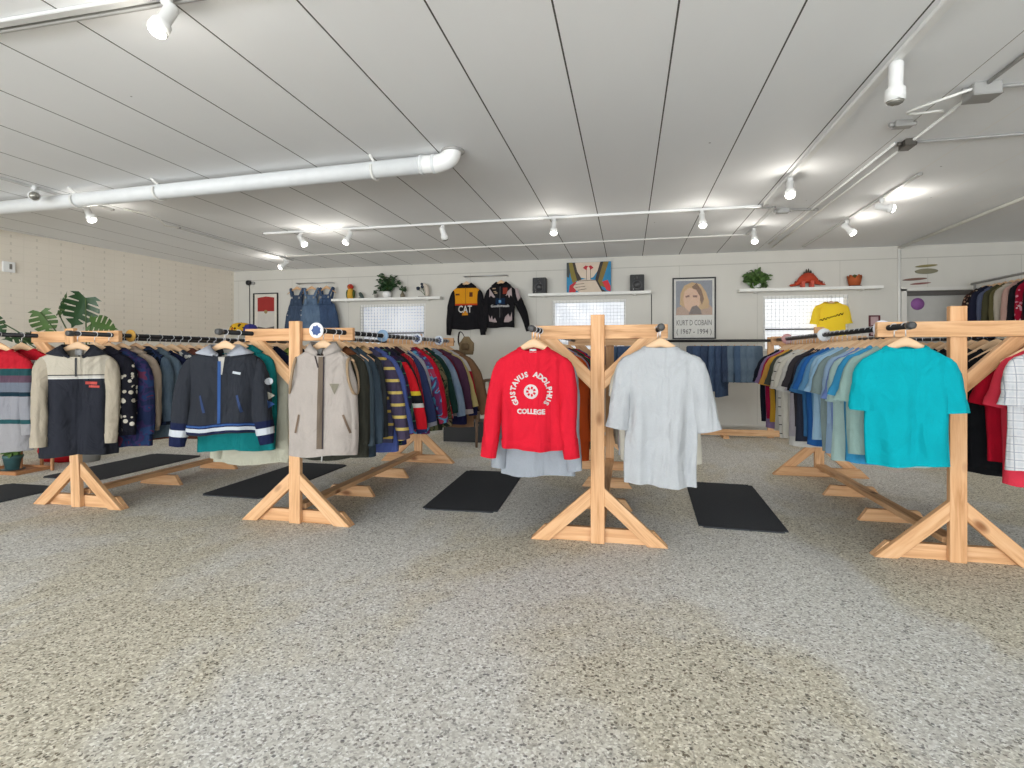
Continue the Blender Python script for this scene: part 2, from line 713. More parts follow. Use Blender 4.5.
# vertical conduit beside the door, running on across the ceiling as a trim
cpx = PY(898.5, 300, YW).x
bm = bmesh.new()
tube(bm, [(cpx, YW - .02, .0), (cpx, YW - .02, HC - .03)], .02, 10)
tube(bm, [(cpx, YW - .02, HC - .03), (cpx + .03, 2.0, HC - .02)], .022, 10)
tag(obj('white_conduit', bm, WHITE), 'white conduit up the wall left of the grey door and along the ceiling', 'conduit')
struct('baseboard_back', boxbm(-7.6, DX0 - .06, YW - .02, YW, 0, .1), TRIMG)

# ------------------------------------------------------------ light
W = bpy.data.worlds.new('sky')
SC.world = W
W.use_nodes = True
W.node_tree.nodes['Background'].inputs[0].default_value = (.93, .97, 1, 1)
W.node_tree.nodes['Background'].inputs[1].default_value = 1.0


def area(name, loc, rot, sx, sy, power, col=(1, 1, 1)):
    l = bpy.data.lights.new(name, 'AREA')
    l.shape = 'RECTANGLE'
    l.size, l.size_y = sx, sy
    l.energy = power
    l.color = col
    o = bpy.data.objects.new(name, l)
    o.location = loc
    o.rotation_euler = rot
    COL.objects.link(o)
    return o


SKY, CFILL, SPOT = 115, 285, 8
for x0, x1 in ((-9.4, -5.2), (-4.9, -.9), (-.6, 3.0), (3.3, 5.8)):
    k = (x1 - x0) / 3.8
    area('shop_window_skylight', ((x0 + x1) / 2, YF + .05, 1.75), (math.radians(62), 0, 0), x1 - x0, 1.7, SKY * k, (.92, .965, 1))
    area('ceiling_fill', ((x0 + x1) / 2, YF + .05, 1.0), (math.radians(119), 0, 0), x1 - x0, 1.3, CFILL * k, (.91, .955, 1))  # added fill lamp, aimed upward to brighten the ceiling


def point(name, loc, power, col=(1, .95, .87), r=.03):
    l = bpy.data.lights.new(name, 'POINT')
    l.energy = power
    l.color = col
    l.shadow_soft_size = r
    o = bpy.data.objects.new(name, l)
    o.location = loc
    COL.objects.link(o)


def spot(name, loc, d, power, col=(1, .975, .94), size=1.5):
    l = bpy.data.lights.new(name, 'SPOT')
    l.energy = power
    l.color = col
    l.spot_size = size
    l.spot_blend = .8
    l.shadow_soft_size = .04
    o = bpy.data.objects.new(name, l)
    o.location = loc
    o.rotation_euler = Vector(d).to_track_quat('-Z', 'Y').to_euler()
    COL.objects.link(o)

# ------------------------------------------------------------ ceiling fittings
def CE(px, py, z=HC):
    rx, ry = ratio(px)
    zc = (z - CH) * F / (356 - py)
    return Vector((rx * zc, ry * zc, z))


TRACKM = plain('track_enamel', (206, 206, 204), .4, .4, 0, .02)


def track(p0, p1, label, w=.042, h=.02, m=None):
    p0, p1 = Vector(p0), Vector(p1)
    r = empty('light_track', ((p0 + p1) / 2).to_tuple()[:2] + (HC,), label, 'light track', 'white lighting tracks')
    L = (p1 - p0).length
    d = (p1 - p0).normalized()
    r.rotation_euler = (0, 0, math.atan2(d.y, d.x))
    bm = bmesh.new()
    box(bm, -L / 2, L / 2, -w / 2, w / 2, -h, -.001, .003)
    flat(obj('rail', bm, m or TRACKM, r))
    for s in (-1, 1):
        obj('end_cap', boxbm(s * L / 2 - .012, s * L / 2 + .012, -w / 2 - .002, w / 2 + .002, -h - .002, 0, .003), GREYM, r)
    return r


track((-4.6, 2.08, 0), (1.9, 2.08, 0), 'white light track across the front of the ceiling, top left')
track((-5.75, 2.4, 0), (-5.75, 5.0, 0), 'white light track at far left crossing above the fat pipe')
track((-5.72, 5.9, 0), (-5.72, 8.3, 0), 'white light track running to the back left corner, behind the fat pipe')
track((-4.85, 6.41, 0), (1.45, 6.41, 0), 'long white light track across the middle of the ceiling, parallel to back wall', .042, .026, GLOSSW)
track((1.47, 1.6, 0), (1.47, 6.3, 0), 'white light track running away from the viewer above the teal tee', .052, .03, GLOSSW)
track((1.6, 6.5, 0), (1.6, 7.85, 0), 'short white light track near the back wall, right of centre')
track((2.62, 5.6, 0), (2.62, 8.9, 0), 'white light track with two lit spots, right side of the ceiling')

HOUSE = plain('lamp_housing', (232, 232, 230), .4, .4, 0, .01)
UNLIT = plain('unlit_reflector', (150, 148, 140), .25, .6, .5)
mb = MB('lit_bulb')
mb.b.inputs['Emission Color'].default_value = (1, .95, .85, 1)
mb.b.inputs['Emission Strength'].default_value = 14
BULB = mb.m
GLOW = 27.0


def lamp(p, d, label, lit=True, L=.15, r=.042, scale=1.0, power=1.0):
    d = Vector(d).normalized()
    e = empty('track_light', p, label, 'spotlight', 'ceiling track spotlights')
    bm = bmesh.new()
    box(bm, -.022, .022, -.018, .018, -.03, .0155, .004)
    obj('adapter', bm, HOUSE, e)
    q = Vector((0, 0, -.085 * scale))
    obj('stem', tubebm([(0, 0, -.02), (0, 0, -.05), tuple(q)], .008, 8), HOUSE, e)
    L, r = L * scale, r * scale
    a = q - d * L * .35
    b_ = q + d * L * .65
    bm = bmesh.new()
    pts = [a - d * .012, a, a + d * L * .62, a + d * L * .68, b_ - d * .004, b_, b_ - d * .012]
    tube(bm, pts, [r * .55, r * .8, r * .8, r * 1.08, r * 1.15, r * 1.08, r * .95], 20, True)
    obj('housing', bm, HOUSE, e)
    bm = bmesh.new()
    ball(bm, b_ + d * .002, r * 1.0, (1, 1, 1), 2)
    c = b_ + d * .002
    for v in bm.verts:
        w = v.co - c
        h = w.dot(d)
        v.co -= d * (h * .45)
    obj('bulb' if lit else 'reflector', bm, BULB if lit else UNLIT, e)
    if lit:
        wp = Vector(p) + b_ + d * .03
        spot('spot_beam', wp, Vector((d.x * .5, d.y * .5, -1)), SPOT * power, size=2.6)
        point('bulb_glow', wp + Vector((0, 0, .0)), GLOW * .35 * power, r=.04)


def TL(px, X=None, Y=None):
    """point on a track seen at column px"""
    rx, ry = ratio(px)
    if Y is not None:
        return Vector((rx / ry * Y, Y, HC - .027))
    return Vector((X, ry / rx * X, HC - .027))


lamp(TL(167, Y=2.08), (-.22, -.35, -.9), 'lit spotlight at top left of the ceiling, nearest the viewer', scale=.95)
lamp(Vector((-5.73, 4.16, HC - .014)), (.8, -.56, -.22), 'unlit grey-faced spotlight above the fat white pipe, far left', False, scale=1.0)
lamp(TL(88, X=-5.72 if False else -5.75), (.45, .1, -.9), 'lit spotlight hanging just behind the fat white pipe, far left')
lamp(TL(285, X=-5.72), (-.45, -.4, -.5), 'lit spotlight in the back left corner, lowest on the left track')
lamp(TL(301, Y=6.41), (.55, -.1, -.75), 'lit spotlight tilted right, leftmost on the middle track')
lamp(TL(349, Y=6.41), (-.3, -.3, -.8), 'lit spotlight tilted left, second from left on the middle track')
lamp(TL(443, Y=6.41), (.12, .5, -.8), 'unlit white spotlight on the middle track, left of the lit central one', False)
lamp(TL(554, Y=6.41), (0, -.3, -.95), 'lit spotlight on the middle track above the pop-art canvas')
lamp(TL(702, Y=6.41), (.05, -.35, -.9), 'lit spotlight on the middle track above the framed portrait poster')
lamp(TL(896, X=1.47), (.02, .12, -1), 'large white spotlight pointing straight down, nearest on the right track', False, L=.2, r=.045, scale=1.0)
lamp(TL(790, X=1.47), (-.1, -.4, -.85), 'lit spotlight at the far end of the right-hand track')
lamp(TL(754, X=1.6), (0, -.35, -.8), 'lit spotlight close to the back wall, right of centre')
lamp(TL(882, X=2.62), (.85, -.25, -.25), 'lit spotlight turned right, nearer of two on the right-side track')
lamp(TL(847, X=2.62), (.5, -.3, -.65), 'lit spotlight tilted right, farther of two on the right-side track')
# added spot beam below the big white lamp, which itself is unlit
spot('added_beam', TL(896, X=1.47) + Vector((0, 0, -.24)), (0, .1, -1), 18)

# fat white pipe with elbow and straps
r = empty('drain_pipe', (-4, 4.2, 2.79), 'fat white drain pipe slung under the ceiling at left, ending in an elbow', 'pipe')
bm = bmesh.new()
zc_ = 2.785 - 2.79
tube(bm, [(-4.6, .30, zc_ - .02), (2.36, -.02, zc_)], .07, 20)
obj('pipe_run', bm, PIPEW, r)
bm = bmesh.new()
tube(bm, [(2.34, -.02, zc_), (2.48, -.023, zc_), (2.57, -.025, zc_ + .035), (2.6, -.026, zc_ + .1)], .074, 20, k=4)
obj('elbow', bm, GLOSSW, r)
for x in (2.33, 2.44):
    bm = bmesh.new()
    tube(bm, [(x - .012, -.02, zc_), (x + .012, -.02, zc_)], .08, 20)
    obj('coupling_ring', bm, PIPEW, r)
bm = bmesh.new()
tube(bm, [(2.6, -.026, .075), (2.6, -.026, .09)], .095, 24)
obj('ceiling_collar', bm, GREYM, r)
for px in (375, 150, 62):
    rr = ratio(px)
    X = rr[0] / rr[1] * 4.2 + 4
    bm = bmesh.new()
    oy = -.02 + .32 * (2.36 - X) / 6.96
    pts = [(X, oy + .085 * math.cos(t), zc_ + .083 * math.sin(t) - .005) for t in [PI * (-1.05 + 1.1 * k / 10) for k in range(11)]]
    pts = [(X - .02, oy + .1, .088)] + pts + [(X, oy - .1, .088)]
    tube(bm, pts, .011, 6)
    obj('pipe_strap', bm, WHITE, r)

# conduits and junction boxes on the ceiling
def conduit(pts, label, rad=.011, m=WHITE, k=1):
    bm = bmesh.new()
    tube(bm, pts, rad, 8, k=k)
    return tag(obj('conduit', bm, m), label, 'conduit', 'ceiling conduits')


zt = HC - .0105
conduit([(-5.6, 7.95, zt), (1.6, 7.87, zt)], 'thin white conduit across the ceiling nearest the back wall')
conduit([(-4.9, 2.13, zt), (1.5, 2.13, zt)], 'thin conduit beside the front light track, top left', .012, GREYM)
conduit([(2.14, .8, zt), (2.15, 3.85, zt)], 'grey conduit from the top right corner to the big junction box', .012, GREYM)
conduit([(2.15, 3.95, zt), (2.17, 8.9, zt)], 'grey conduit running from the big junction box to the back wall', .011, WHITE)
conduit([(2.05, 4.75, zt), (2.05, 8.6, zt)], 'white conduit alongside the longer one, right of the track', .011, WHITE)
conduit([(2.2, 3.88, zt), (5.9, 3.83, zt)], 'grey conduit from the big junction box to the right wall', .012, GREYM)
conduit([(2.2, 4.75, zt), (5.9, 4.7, zt)], 'grey conduit from the dark box to the right wall', .011, GREYM)
conduit([(2.08, 3.83, zt - .02), (1.92, 3.86, zt - .06), (1.82, 4.03, zt - .05), (1.9, 4.12, zt - .03), (2.03, 4.1, zt - .03), (2.1, 4.2, zt)], 'looping white flex beside the big junction box', .009, WHITE, 5)
conduit([(-5.6, 5.0, zt + .002), (-5.45, 5.25, zt - .03), (-5.55, 5.5, zt - .06), (-5.68, 5.65, zt - .03), (-5.72, 5.9, zt + .002)], 'looped white cable joining the two left tracks', .01, WHITE, 5)
conduit([(1.05, 6.43, zt), (1.5, 6.5, zt), (1.75, 6.62, zt), (2.12, 6.7, zt)], 'grey flex between the middle track and the right conduit', .011, GREYM, 4)


def jbox(p, sx, sy, sz, label, m=GREYM):
    bm = bmesh.new()
    box(bm, -sx / 2, sx / 2, -sy / 2, sy / 2, -sz, 0, .004)
    e = obj('junction_box', bm, m, loc=p)
    flat(e)
    tag(e, label, 'junction box')
    bm = bmesh.new()
    box(bm, -sx / 2 - .004, sx / 2 + .004, -sy / 2 - .004, sy / 2 + .004, -sz - .006, -sz, .002)
    flat(obj('cover', bm, m, e))
    for x, y in ((sx / 2, 0), (-sx / 2, 0), (0, sy / 2)):
        dx, dy = (1 if x > 0 else -1 if x < 0 else 0), (1 if y > 0 else 0)
        obj('connector', tubebm([(x, y, -.022), (x + dx * .03, y + dy * .03, -.022)], .016, 8), m, e)
    return e


jbox((2.15, 3.87, HC), .15, .13, .075, 'large steel junction box at upper right of the ceiling')
jbox((1.92, 4.33, HC), .11, .06, .04, 'small pale cable box on the ceiling left of the conduit')
jbox((2.13, 4.74, HC), .07, .12, .05, 'dark steel box where the second conduit branches to the right', plain('dark_steel', (98, 94, 88), .45, .4, .5))
jbox((1.72, 6.62, HC), .12, .07, .045, 'pale cable box behind the lit end spotlight of the right track')

# ------------------------------------------------------------ racks
RAILZ = 1.365
RH = .375           # rail offset from rack centre
RX = [-4.28, -2.335, -.19, 1.87]
RYF = [3.43, 3.43, 3.47, 3.59]
RLEN = 2.3
PROT = .31


def rack(X, Y, label, postz=1.45, cross_front=False, lean=0.0, knob=BLACKPIPE):
    e = empty('clothes_rack', (X, Y, 0), label, 'clothes rack', 'pine clothes racks')
    hw = .435
    for k, y in enumerate((0, RLEN)):
        s = -1 if k == 0 else 1           # outward side
        back = .038 * -s
        # upright, foot beam just inside it, two lower braces in the upright's plane
        board('upright', (0, y, 0.001), (lean, y, postz), .088, .038, e, (0, -1, 0))
        fy = y + back
        fb = slab([(-hw, .001), (hw, .001), (hw - .085, .089), (-hw + .085, .089)], fy - .0185, fy + .0185)
        obj('foot_beam', fb, WOODX, e)
        for sg in (-1, 1):
            p0 = Vector((sg * (hw - .062), y, .001))
            p1 = Vector((sg * .044, y, .30))
            th = math.atan2(p1.z - p0.z, abs(p1.x - p0.x))
            board('lower_brace', p0, p1, .084, .037, e, (0, -1, 0), cut0=-sg / math.tan(th), cut1=sg * math.tan(th))
        cy = y + (s * .038 if cross_front else back)
        zc = RAILZ - .01
        lx = lean * .93
        board('crossbar', (lx - hw, cy, zc), (lx + hw, cy, zc), .09, .037, e, (0, -1, 0))
        for sg in (-1, 1):
            p0 = Vector((lx + sg * (hw - .12), y, zc - .045))
            p1 = Vector((lx + sg * .044, y, zc - .31))
            th = math.atan2(p0.z - p1.z, abs(p1.x - p0.x))
            board('upper_brace', p0, p1, .08, .036, e, (0, -1, 0), cut0=sg / math.tan(th), cut1=-sg * math.tan(th))
    # ground beam lying on two short cross feet
    for fy in (.78, 1.5):
        b0 = slab([(-.225, 0), (.225, 0), (.165, .088), (-.165, .088)], fy - .019, fy + .019)
        f = obj('cross_foot', b0, WOOD, e)
    board('ground_beam', (0, .06, .108), (0, RLEN - .06, .108), .088, .037, e, (0, 0, 1))
    for sg in (-1, 1):
        x = lean * .93 + sg * RH
        rl = obj('rail', tubebm([(x, -PROT, RAILZ), (x, RLEN + .14, RAILZ)], .0165, 14), BLACKPIPE, e)
        bm = bmesh.new()
        tube(bm, [(x, -PROT - .02, RAILZ), (x, -PROT - .016, RAILZ), (x, -PROT + .01, RAILZ), (x, -PROT + .03, RAILZ)], [.012, .02, .022, .02], 14)
        obj('rail_end_cap', bm, BLKMAT, rl)
    return e


rack(RX[0], RYF[0], 'leftmost pine clothes rack, holding the grey and cream fleece pullover', 1.42, lean=-.07)
rack(RX[1], RYF[1], 'second pine clothes rack from left, holding varsity jacket and beige vest', 1.45)
rack(RX[2], RYF[2], 'middle pine clothes rack, between red college sweatshirt and white tee', 1.465)
rack(RX[3], RYF[3], 'rightmost pine clothes rack, beside the teal tee', 1.49, True)

# ------------------------------------------------------------ garments
TH = [2 * PI * i / 36 for i in range(36)]


def sst(t):
    t = min(1, max(0, t))
    return t * t * (3 - 2 * t)


class Torso:
    def __init__(s, wsh=.2, wb=.245, L=.68, d=.045, neck=.085, bn=.045, zt=-.114, slope=.058, drop=.03, fold=.012, seed=0, flare=.0, vpow=1.0):
        s.__dict__.update(locals())
        r = random.Random(seed)
        s.ph = [r.uniform(0, 6.28) for _ in range(8)]
        s.k = r.uniform(22, 34)

    def pt(s, q, th, off=0.0):
        c, sn = math.cos(th), math.sin(th)
        if q <= 1:
            a = s.neck + (s.wsh - s.neck) * q
            z = s.zt - s.slope * (q ** 1.25)
            b = s.bn + (s.d - s.bn) * q
            v = 0
        else:
            v = q - 1
            z = s.zt - s.slope - v * (s.L - s.slope)
            a = s.wsh + (s.wb - s.wsh) * sst(v * 3.2) + s.flare * v
            b = s.d * (1 + .25 * v)
        a += off
        b += off
        x = a * c
        y = b * (1 if sn > 0 else -1) * abs(sn) ** .75
        if q < 1 and y < 0:
            z -= s.drop * (1 - q) ** 1.3 * abs(sn) ** s.vpow
        f = s.fold * sst(v * 1.8)
        if f:
            y += f * (math.sin(x * s.k + s.ph[0] + .6 * math.sin(z * 6)) + .6 * math.sin(x * s.k * 1.9 + s.ph[1] + z * 2.5))
            y += .35 * f * math.sin(x * 61 + s.ph[2]) * (1 if y > 0 else -1)
            x += .008 * math.sin(z * 9 + s.ph[3]) * v
            z += .008 * v * math.sin(x * 14 + s.ph[4])
        return Vector((x, y, z))

    def ring(s, q, off=0.0, dz=0):
        return [s.pt(q, t, off) + Vector((0, 0, dz)) for t in TH]

    def mesh(s, q0=0.0, q1=2.0, off=0.0, n=26):
        bm = bmesh.new()
        loft(bm, [s.ring(q0 + (q1 - q0) * i / n, off) for i in range(n + 1)])
        return bm

    def collar(s, h=.03, out=.014, q=.55, gap=.0):
        """turned-down collar; gap = half-angle left open at the front"""
        bm = bmesh.new()
        ths = [t for t in TH]
        if gap:
            a0 = -PI / 2 + gap
            ths = [a0 + (2 * PI - 2 * gap) * i / 35 for i in range(36)]
        R = []
        for q_, o_, dz in ((.25, .004, 0), (.02, .003, h * .5), (0, .006, h), (q * .5, out * .9, h * .35), (q, out, .004), (q, out - .006, -.002)):
            R.append([s.pt(q_, t, o_) + Vector((0, 0, dz)) for t in ths])
        loft(bm, R, close=not gap)
        return bm

    def neckband(s):
        bm = bmesh.new()
        R = []
        for q_, o_, dz in ((.0, -.008, -.012), (0, -.002, .006), (0, .004, .008), (.16, .004, .003), (.2, .002, -.001)):
            R.append(s.ring(q_, o_, dz))
        loft(bm, R)
        return bm


def sleeve(T, sg, kind='long', seed=0, length=None, spread=0.0, fat=1.0):
    r = random.Random(seed * 3 + sg)
    zs = T.zt - T.slope
    w, wb = T.wsh, T.wb
    fwd = r.uniform(-.03, .015)
    if kind == 'long':
        Ls = length or .56
        e = spread + .015
        pts = [(w - .08, 0, zs - .026, .046, .028), (w - .018, 0, zs - .06, .058, .036), (w + e * .35, fwd * .4 - .008, zs - Ls * .33, .054 * fat, .042 * fat),
               (w + e * .7 + r.uniform(-.012, .012), fwd - .012, zs - Ls * .66, .050 * fat, .04 * fat), (w + e + r.uniform(-.015, .015), fwd * 1.6 - .012, zs - Ls, .042, .032)]
    else:
        Ls = length or .275
        e = spread + .03
        pts = [(w - .08, 0, zs - .024, .044, .026), (w - .02, 0, zs - .062, .068, .034), (w + .012 + e * .5, fwd * .3, zs - Ls * .55, .066, .042), (w + .03 + e, fwd * .6, zs - Ls * .95, .066, .042)]
    q = crom(pts, 5)
    rings = []
    n = len(q)
    ph = r.uniform(0, 6)
    for i, (x, y, z, ra, rb) in enumerate(q):
        x0, _, z0 = q[max(0, i - 1)][:3]
        x1, _, z1 = q[min(n - 1, i + 1)][:3]
        t = Vector((x1 - x0, 0, z1 - z0)).normalized()
        u = Vector((-t.z, 0, t.x))
        v = i / n
        ring = []
        for k in range(18):
            a = 2 * PI * k / 18
            wob = 1 + (.09 * math.sin(a * 2 + ph + v * 9) + .07 * math.sin(a * 3 + v * 15 + ph) + .03 * math.sin(a * 5 + v * 31)) * min(1, v * 2)
            ring.append(Vector((x, y, z)) + u * (ra * math.cos(a) * wob) + Vector((0, rb * math.sin(a) * wob, 0)))
        rings.append([Vector((p.x * sg, p.y, p.z)) for p in ring])
    return rings


def sleeve_mesh(rings, a=0, b=None):
    bm = bmesh.new()
    loft(bm, rings[a:b])
    return bm


def grow(rings, off):
    out = []
    for r in rings:
        c = sum(r, Vector()) / len(r)
        out.append([p + (p - c).normalized() * off for p in r])
    return out


# shared meshes for the garments in the rows
KINDS = {
    'tee': dict(wsh=.195, wb=.232, L=.66, d=.036, drop=.03, fold=.011),
    'long': dict(wsh=.2, wb=.24, L=.68, d=.042, drop=.03, fold=.010),
    'jacket': dict(wsh=.215, wb=.262, L=.68, d=.055, drop=.055, fold=.010, neck=.09, vpow=2.0),
    'vest': dict(wsh=.185, wb=.245, L=.66, d=.05, drop=.06, fold=.008, vpow=2.0),
}
VAR = {}


def variant(kind, i, extra=0.0):
    key = (kind, i, extra)
    if key not in VAR:
        p = dict(KINDS[kind])
        r = random.Random(hash(kind) % 97 * 0 + i * 31 + len(kind) * 7)
        p['L'] *= r.uniform(.92, 1.1)
        p['wb'] *= r.uniform(.95, 1.06)
        T = Torso(seed=i + len(kind) * 13, **p)
        me = [bm_mesh(T.mesh(), kind + '_body')]
        if kind == 'vest':
            sl = []
        else:
            sl = [bm_mesh(sleeve_mesh(sleeve(T, sg, 'short' if kind == 'tee' else 'long', i, spread=(r.uniform(-.045, .0) if kind == 'tee' else r.uniform(-.015, .03)) + extra, fat=1.1 if kind == 'jacket' else 1)), kind + '_sleeve') for sg in (-1, 1)]
        cl = bm_mesh(T.collar(.028, .016) if kind in ('jacket', 'vest') else T.neckband() if kind in ('tee', 'long') else T.neckband(), kind + '_collar')
        cl2 = bm_mesh(T.collar(.022, .014, .6, .3), kind + '_shirt_collar')
        for m in me + sl + [cl, cl2]:
            m.materials.append(None)
        VAR[key] = (me[0], sl, cl, cl2)
    return VAR[key]


def put(name, me, m, parent=None):
    o = bpy.data.objects.new(name, me)
    COL.objects.link(o)
    o.material_slots[0].link = 'OBJECT'
    o.material_slots[0].material = m
    if parent:
        o.parent = parent
    return o


# hanger: wooden yoke plus a steel hook; origin = centre of the rail it hangs on
def hanger_meshes():
    bm = bmesh.new()
    pts = []
    for i in range(17):
        x = -.2 + .4 * i / 16
        u = abs(x) / .2
        pts.append((x, .012 * u * u, -.084 - .115 * u ** 1.25))
    rings = []
    for i, p in enumerate(pts):
        u = abs(p[0]) / .2
        hh = .034 * (1 - u) ** 1.5 + .013
        rings.append([Vector(p) + Vector((0, .0075 * math.cos(a), hh * .62 * math.sin(a))) for a in [2 * PI * k / 10 for k in range(10)]])
    loft(bm, rings, True, True, True)
    a = bm_mesh(bm, 'hanger_yoke')
    a.materials.append(None)
    bm = bmesh.new()
    pts = [(.0, 0, -.078), (0, 0, -.03)] + [(.0205 * math.cos(t), 0, .0205 * math.sin(t)) for t in [-PI / 2 + (PI * 1.45) * k / 10 for k in range(11)]]
    tube(bm, pts, .0028, 6)
    b_ = bm_mesh(bm, 'hanger_hook')
    b_.materials.append(None)
    return a, b_


YOKE, HOOK = hanger_meshes()


def hanger(loc, rz, label, group, m=None):
    h = put('clothes_hanger', YOKE, m or HWOOD)
    h.location = loc
    h.rotation_euler = (0, 0, rz)
    put('hook', HOOK, STEEL, h)
    tag(h, label, 'hanger', group)
    return h


ORD = 'zeroth first second third fourth fifth sixth seventh eighth ninth tenth eleventh twelfth thirteenth fourteenth fifteenth sixteenth seventeenth eighteenth nineteenth twentieth'.split()
ORD += ['twenty-' + s for s in ORD[1:10]] + ['thirtieth']
KN = {'tee': ('t_shirt', 't-shirt'), 'long': ('sweater', 'sweater'), 'jacket': ('jacket', 'jacket'), 'vest': ('vest', 'vest'), 'shirt': ('shirt', 'shirt'), 'coat': ('coat', 'coat')}


def row(X, y0, items, dy, after, group, yaw=0, seed=1, z=RAILZ, start=1, axis='y', extra=0.0):
    """items: (description, kind, cloth[, sleeve cloth][, collar cloth]) from the front backwards"""
    r = random.Random(seed)
    y = y0
    for i, it in enumerate(items):
        desc, kind, cl = it[:3]
        slv = it[3] if len(it) > 3 and it[3] else cl
        col = it[4] if len(it) > 4 and it[4] else cl
        mk = 'long' if kind == 'shirt' else 'jacket' if kind == 'coat' else kind
        body, sl, c1, c2 = variant(mk, r.randrange(5), round(extra * min(1, i / 5) * (.55, 1, .8)[i % 3], 3) if mk != 'vest' else 0.0)
        nm, cat = KN[kind]
        o = put(nm, body, fabric(cl))
        rz = math.radians(yaw + r.uniform(-7, 7))
        loc = (X + r.uniform(-.003, .003), y, z) if axis == 'y' else (y, X, z)
        if axis != 'y':
            rz += PI / 2
        o.location = loc
        o.rotation_euler = (0, 0, rz)
        sc = r.uniform(.95, 1.05)
        if kind == 'coat':
            sc *= 1.08
        o.scale = (sc, 1, r.uniform(.96, 1.06) * (1.06 if kind == 'coat' else 1))
        for m in sl:
            put('sleeve', m, fabric(slv), o)
        cn = 'collar' if kind in ('jacket', 'vest', 'shirt', 'coat') else 'neckband'
        put(cn, c2 if kind in ('shirt', 'coat') else c1, fabric(col), o)
        if len(it) > 5:
            o.scale.z *= it[5]
        if len(it) > 6:
            o.scale.x *= it[6]
        where = f'{ORD[i + start]} {after}'
        tag(o, f'{desc}, {where}', cat, group)
        hl = f'wooden hanger inside the {desc}, {where}'
        if len(hl.split()) > 16:
            hl = f'wooden hanger, {where}, on the back rack' if 'back rack' not in where else f'hanger {where}'
        if len(hl.split()) > 16:
            hl = f'hanger, {where}'
        if False:
            hl = f'hanger inside the {desc}, {where}'
        hanger(loc, rz, hl, 'hangers for ' + group, HWOOD if r.random() < .6 else HWOOD2)
        y += dy * r.uniform(.75, 1.2)

# ------------------------------------------------------------ front garments, one by one
def bvh_of(me):
    return BVHTree.FromPolygons([v.co.copy() for v in me.vertices], [list(p.vertices) for p in me.polygons])


def cut_fine(bm, size=.014):
    for _ in range(6):
        es = [e for e in bm.edges if e.calc_length() > size]
        if not es:
            break
        bmesh.ops.triangulate(bm, faces=[f for f in bm.faces if len(f.verts) > 4])
        es = [e for e in bm.edges if e.calc_length() > size]
        bmesh.ops.subdivide_edges(bm, edges=es, cuts=1, use_grid_fill=True)
    bmesh.ops.triangulate(bm, faces=bm.faces)


def drape(bm, tree, off=.004, back=.1):
    """lay a flat x,z mesh onto the front of a garment"""
    for v in bm.verts:
        h = tree.ray_cast(Vector((v.co.x, -1, v.co.z)), Vector((0, 1, 0)))
        v.co.y = (h[0].y if h[0] else -.02) - off
    return bm


def patch(parent, tree, name, polys, m, off=.004, label=None, fine=.016):
    bm = bmesh.new()
    for P in polys:
        poly(bm, [(x, 0, z) for x, z in P])
    cut_fine(bm, fine)
    drape(bm, tree, off)
    o = obj(name, bm, m, parent)
    if label:
        o['label'] = label
    return o


def strip(x0, z0, x1, z1, w):
    d = Vector((x1 - x0, z1 - z0)).normalized()
    n = Vector((-d.y, d.x)) * w / 2
    return [(x0 + n.x, z0 + n.y), (x1 + n.x, z1 + n.y), (x1 - n.x, z1 - n.y), (x0 - n.x, z0 - n.y)]


def text_bm(txt, size, bold=.0):
    cu = bpy.data.curves.new('t', 'FONT')
    cu.body = txt
    cu.size = size
    cu.align_x = 'CENTER'
    cu.offset = bold
    cu.resolution_u = 2
    to = bpy.data.objects.new('t', cu)
    COL.objects.link(to)
    me = bpy.data.meshes.new_from_object(to)
    bpy.data.objects.remove(to)
    bm = bmesh.new()
    bm.from_mesh(me)
    bpy.data.meshes.remove(me)
    bpy.data.curves.remove(cu)
    for v in bm.verts:
        v.co = Vector((v.co.x, 0, v.co.y))
    return bm


def join_bm(a, b, M=None):
    me = bpy.data.meshes.new('tmp')
    b.to_mesh(me)
    b.free()
    if M is not None:
        me.transform(M)
    a.from_mesh(me)
    bpy.data.meshes.remove(me)
    return a


def hero(name, cat, label, T, cl, pos, rz, kind='long', slv=None, slen=None, spread=(0, 0), fat=1.0, seed=3, group=None, hang=True, hlabel=None, hmat=None):
    me = bm_mesh(T.mesh(n=34), name + '_body')
    o = obj(name, me, fabric(cl) if isinstance(cl, tuple) else cl)
    o.location = pos
    o.rotation_euler = (0, 0, math.radians(rz))
    tag(o, label, cat, group)
    SL = []
    if kind != 'none':
        for sg, sp in ((-1, spread[0]), (1, spread[1])):
            R = sleeve(T, sg, kind, seed, slen, sp, fat)
            s = obj('sleeve', sleeve_mesh(R), fabric(slv or cl) if isinstance(slv or cl, tuple) else (slv or cl), o)
            SL.append((s, R))
    if hang:
        hanger(pos, math.radians(rz), hlabel or ('wooden hanger inside the ' + ' '.join(label.split()[:6])), 'hangers of the display garments', hmat)
    return o, bvh_of(me), SL


HZ = RAILZ
cx1 = RX[0] - .065
TAN = S(196, 184, 164)
DK = S(46, 48, 55)
WHT = S(228, 228, 226)
tagm = fabric(WHT)

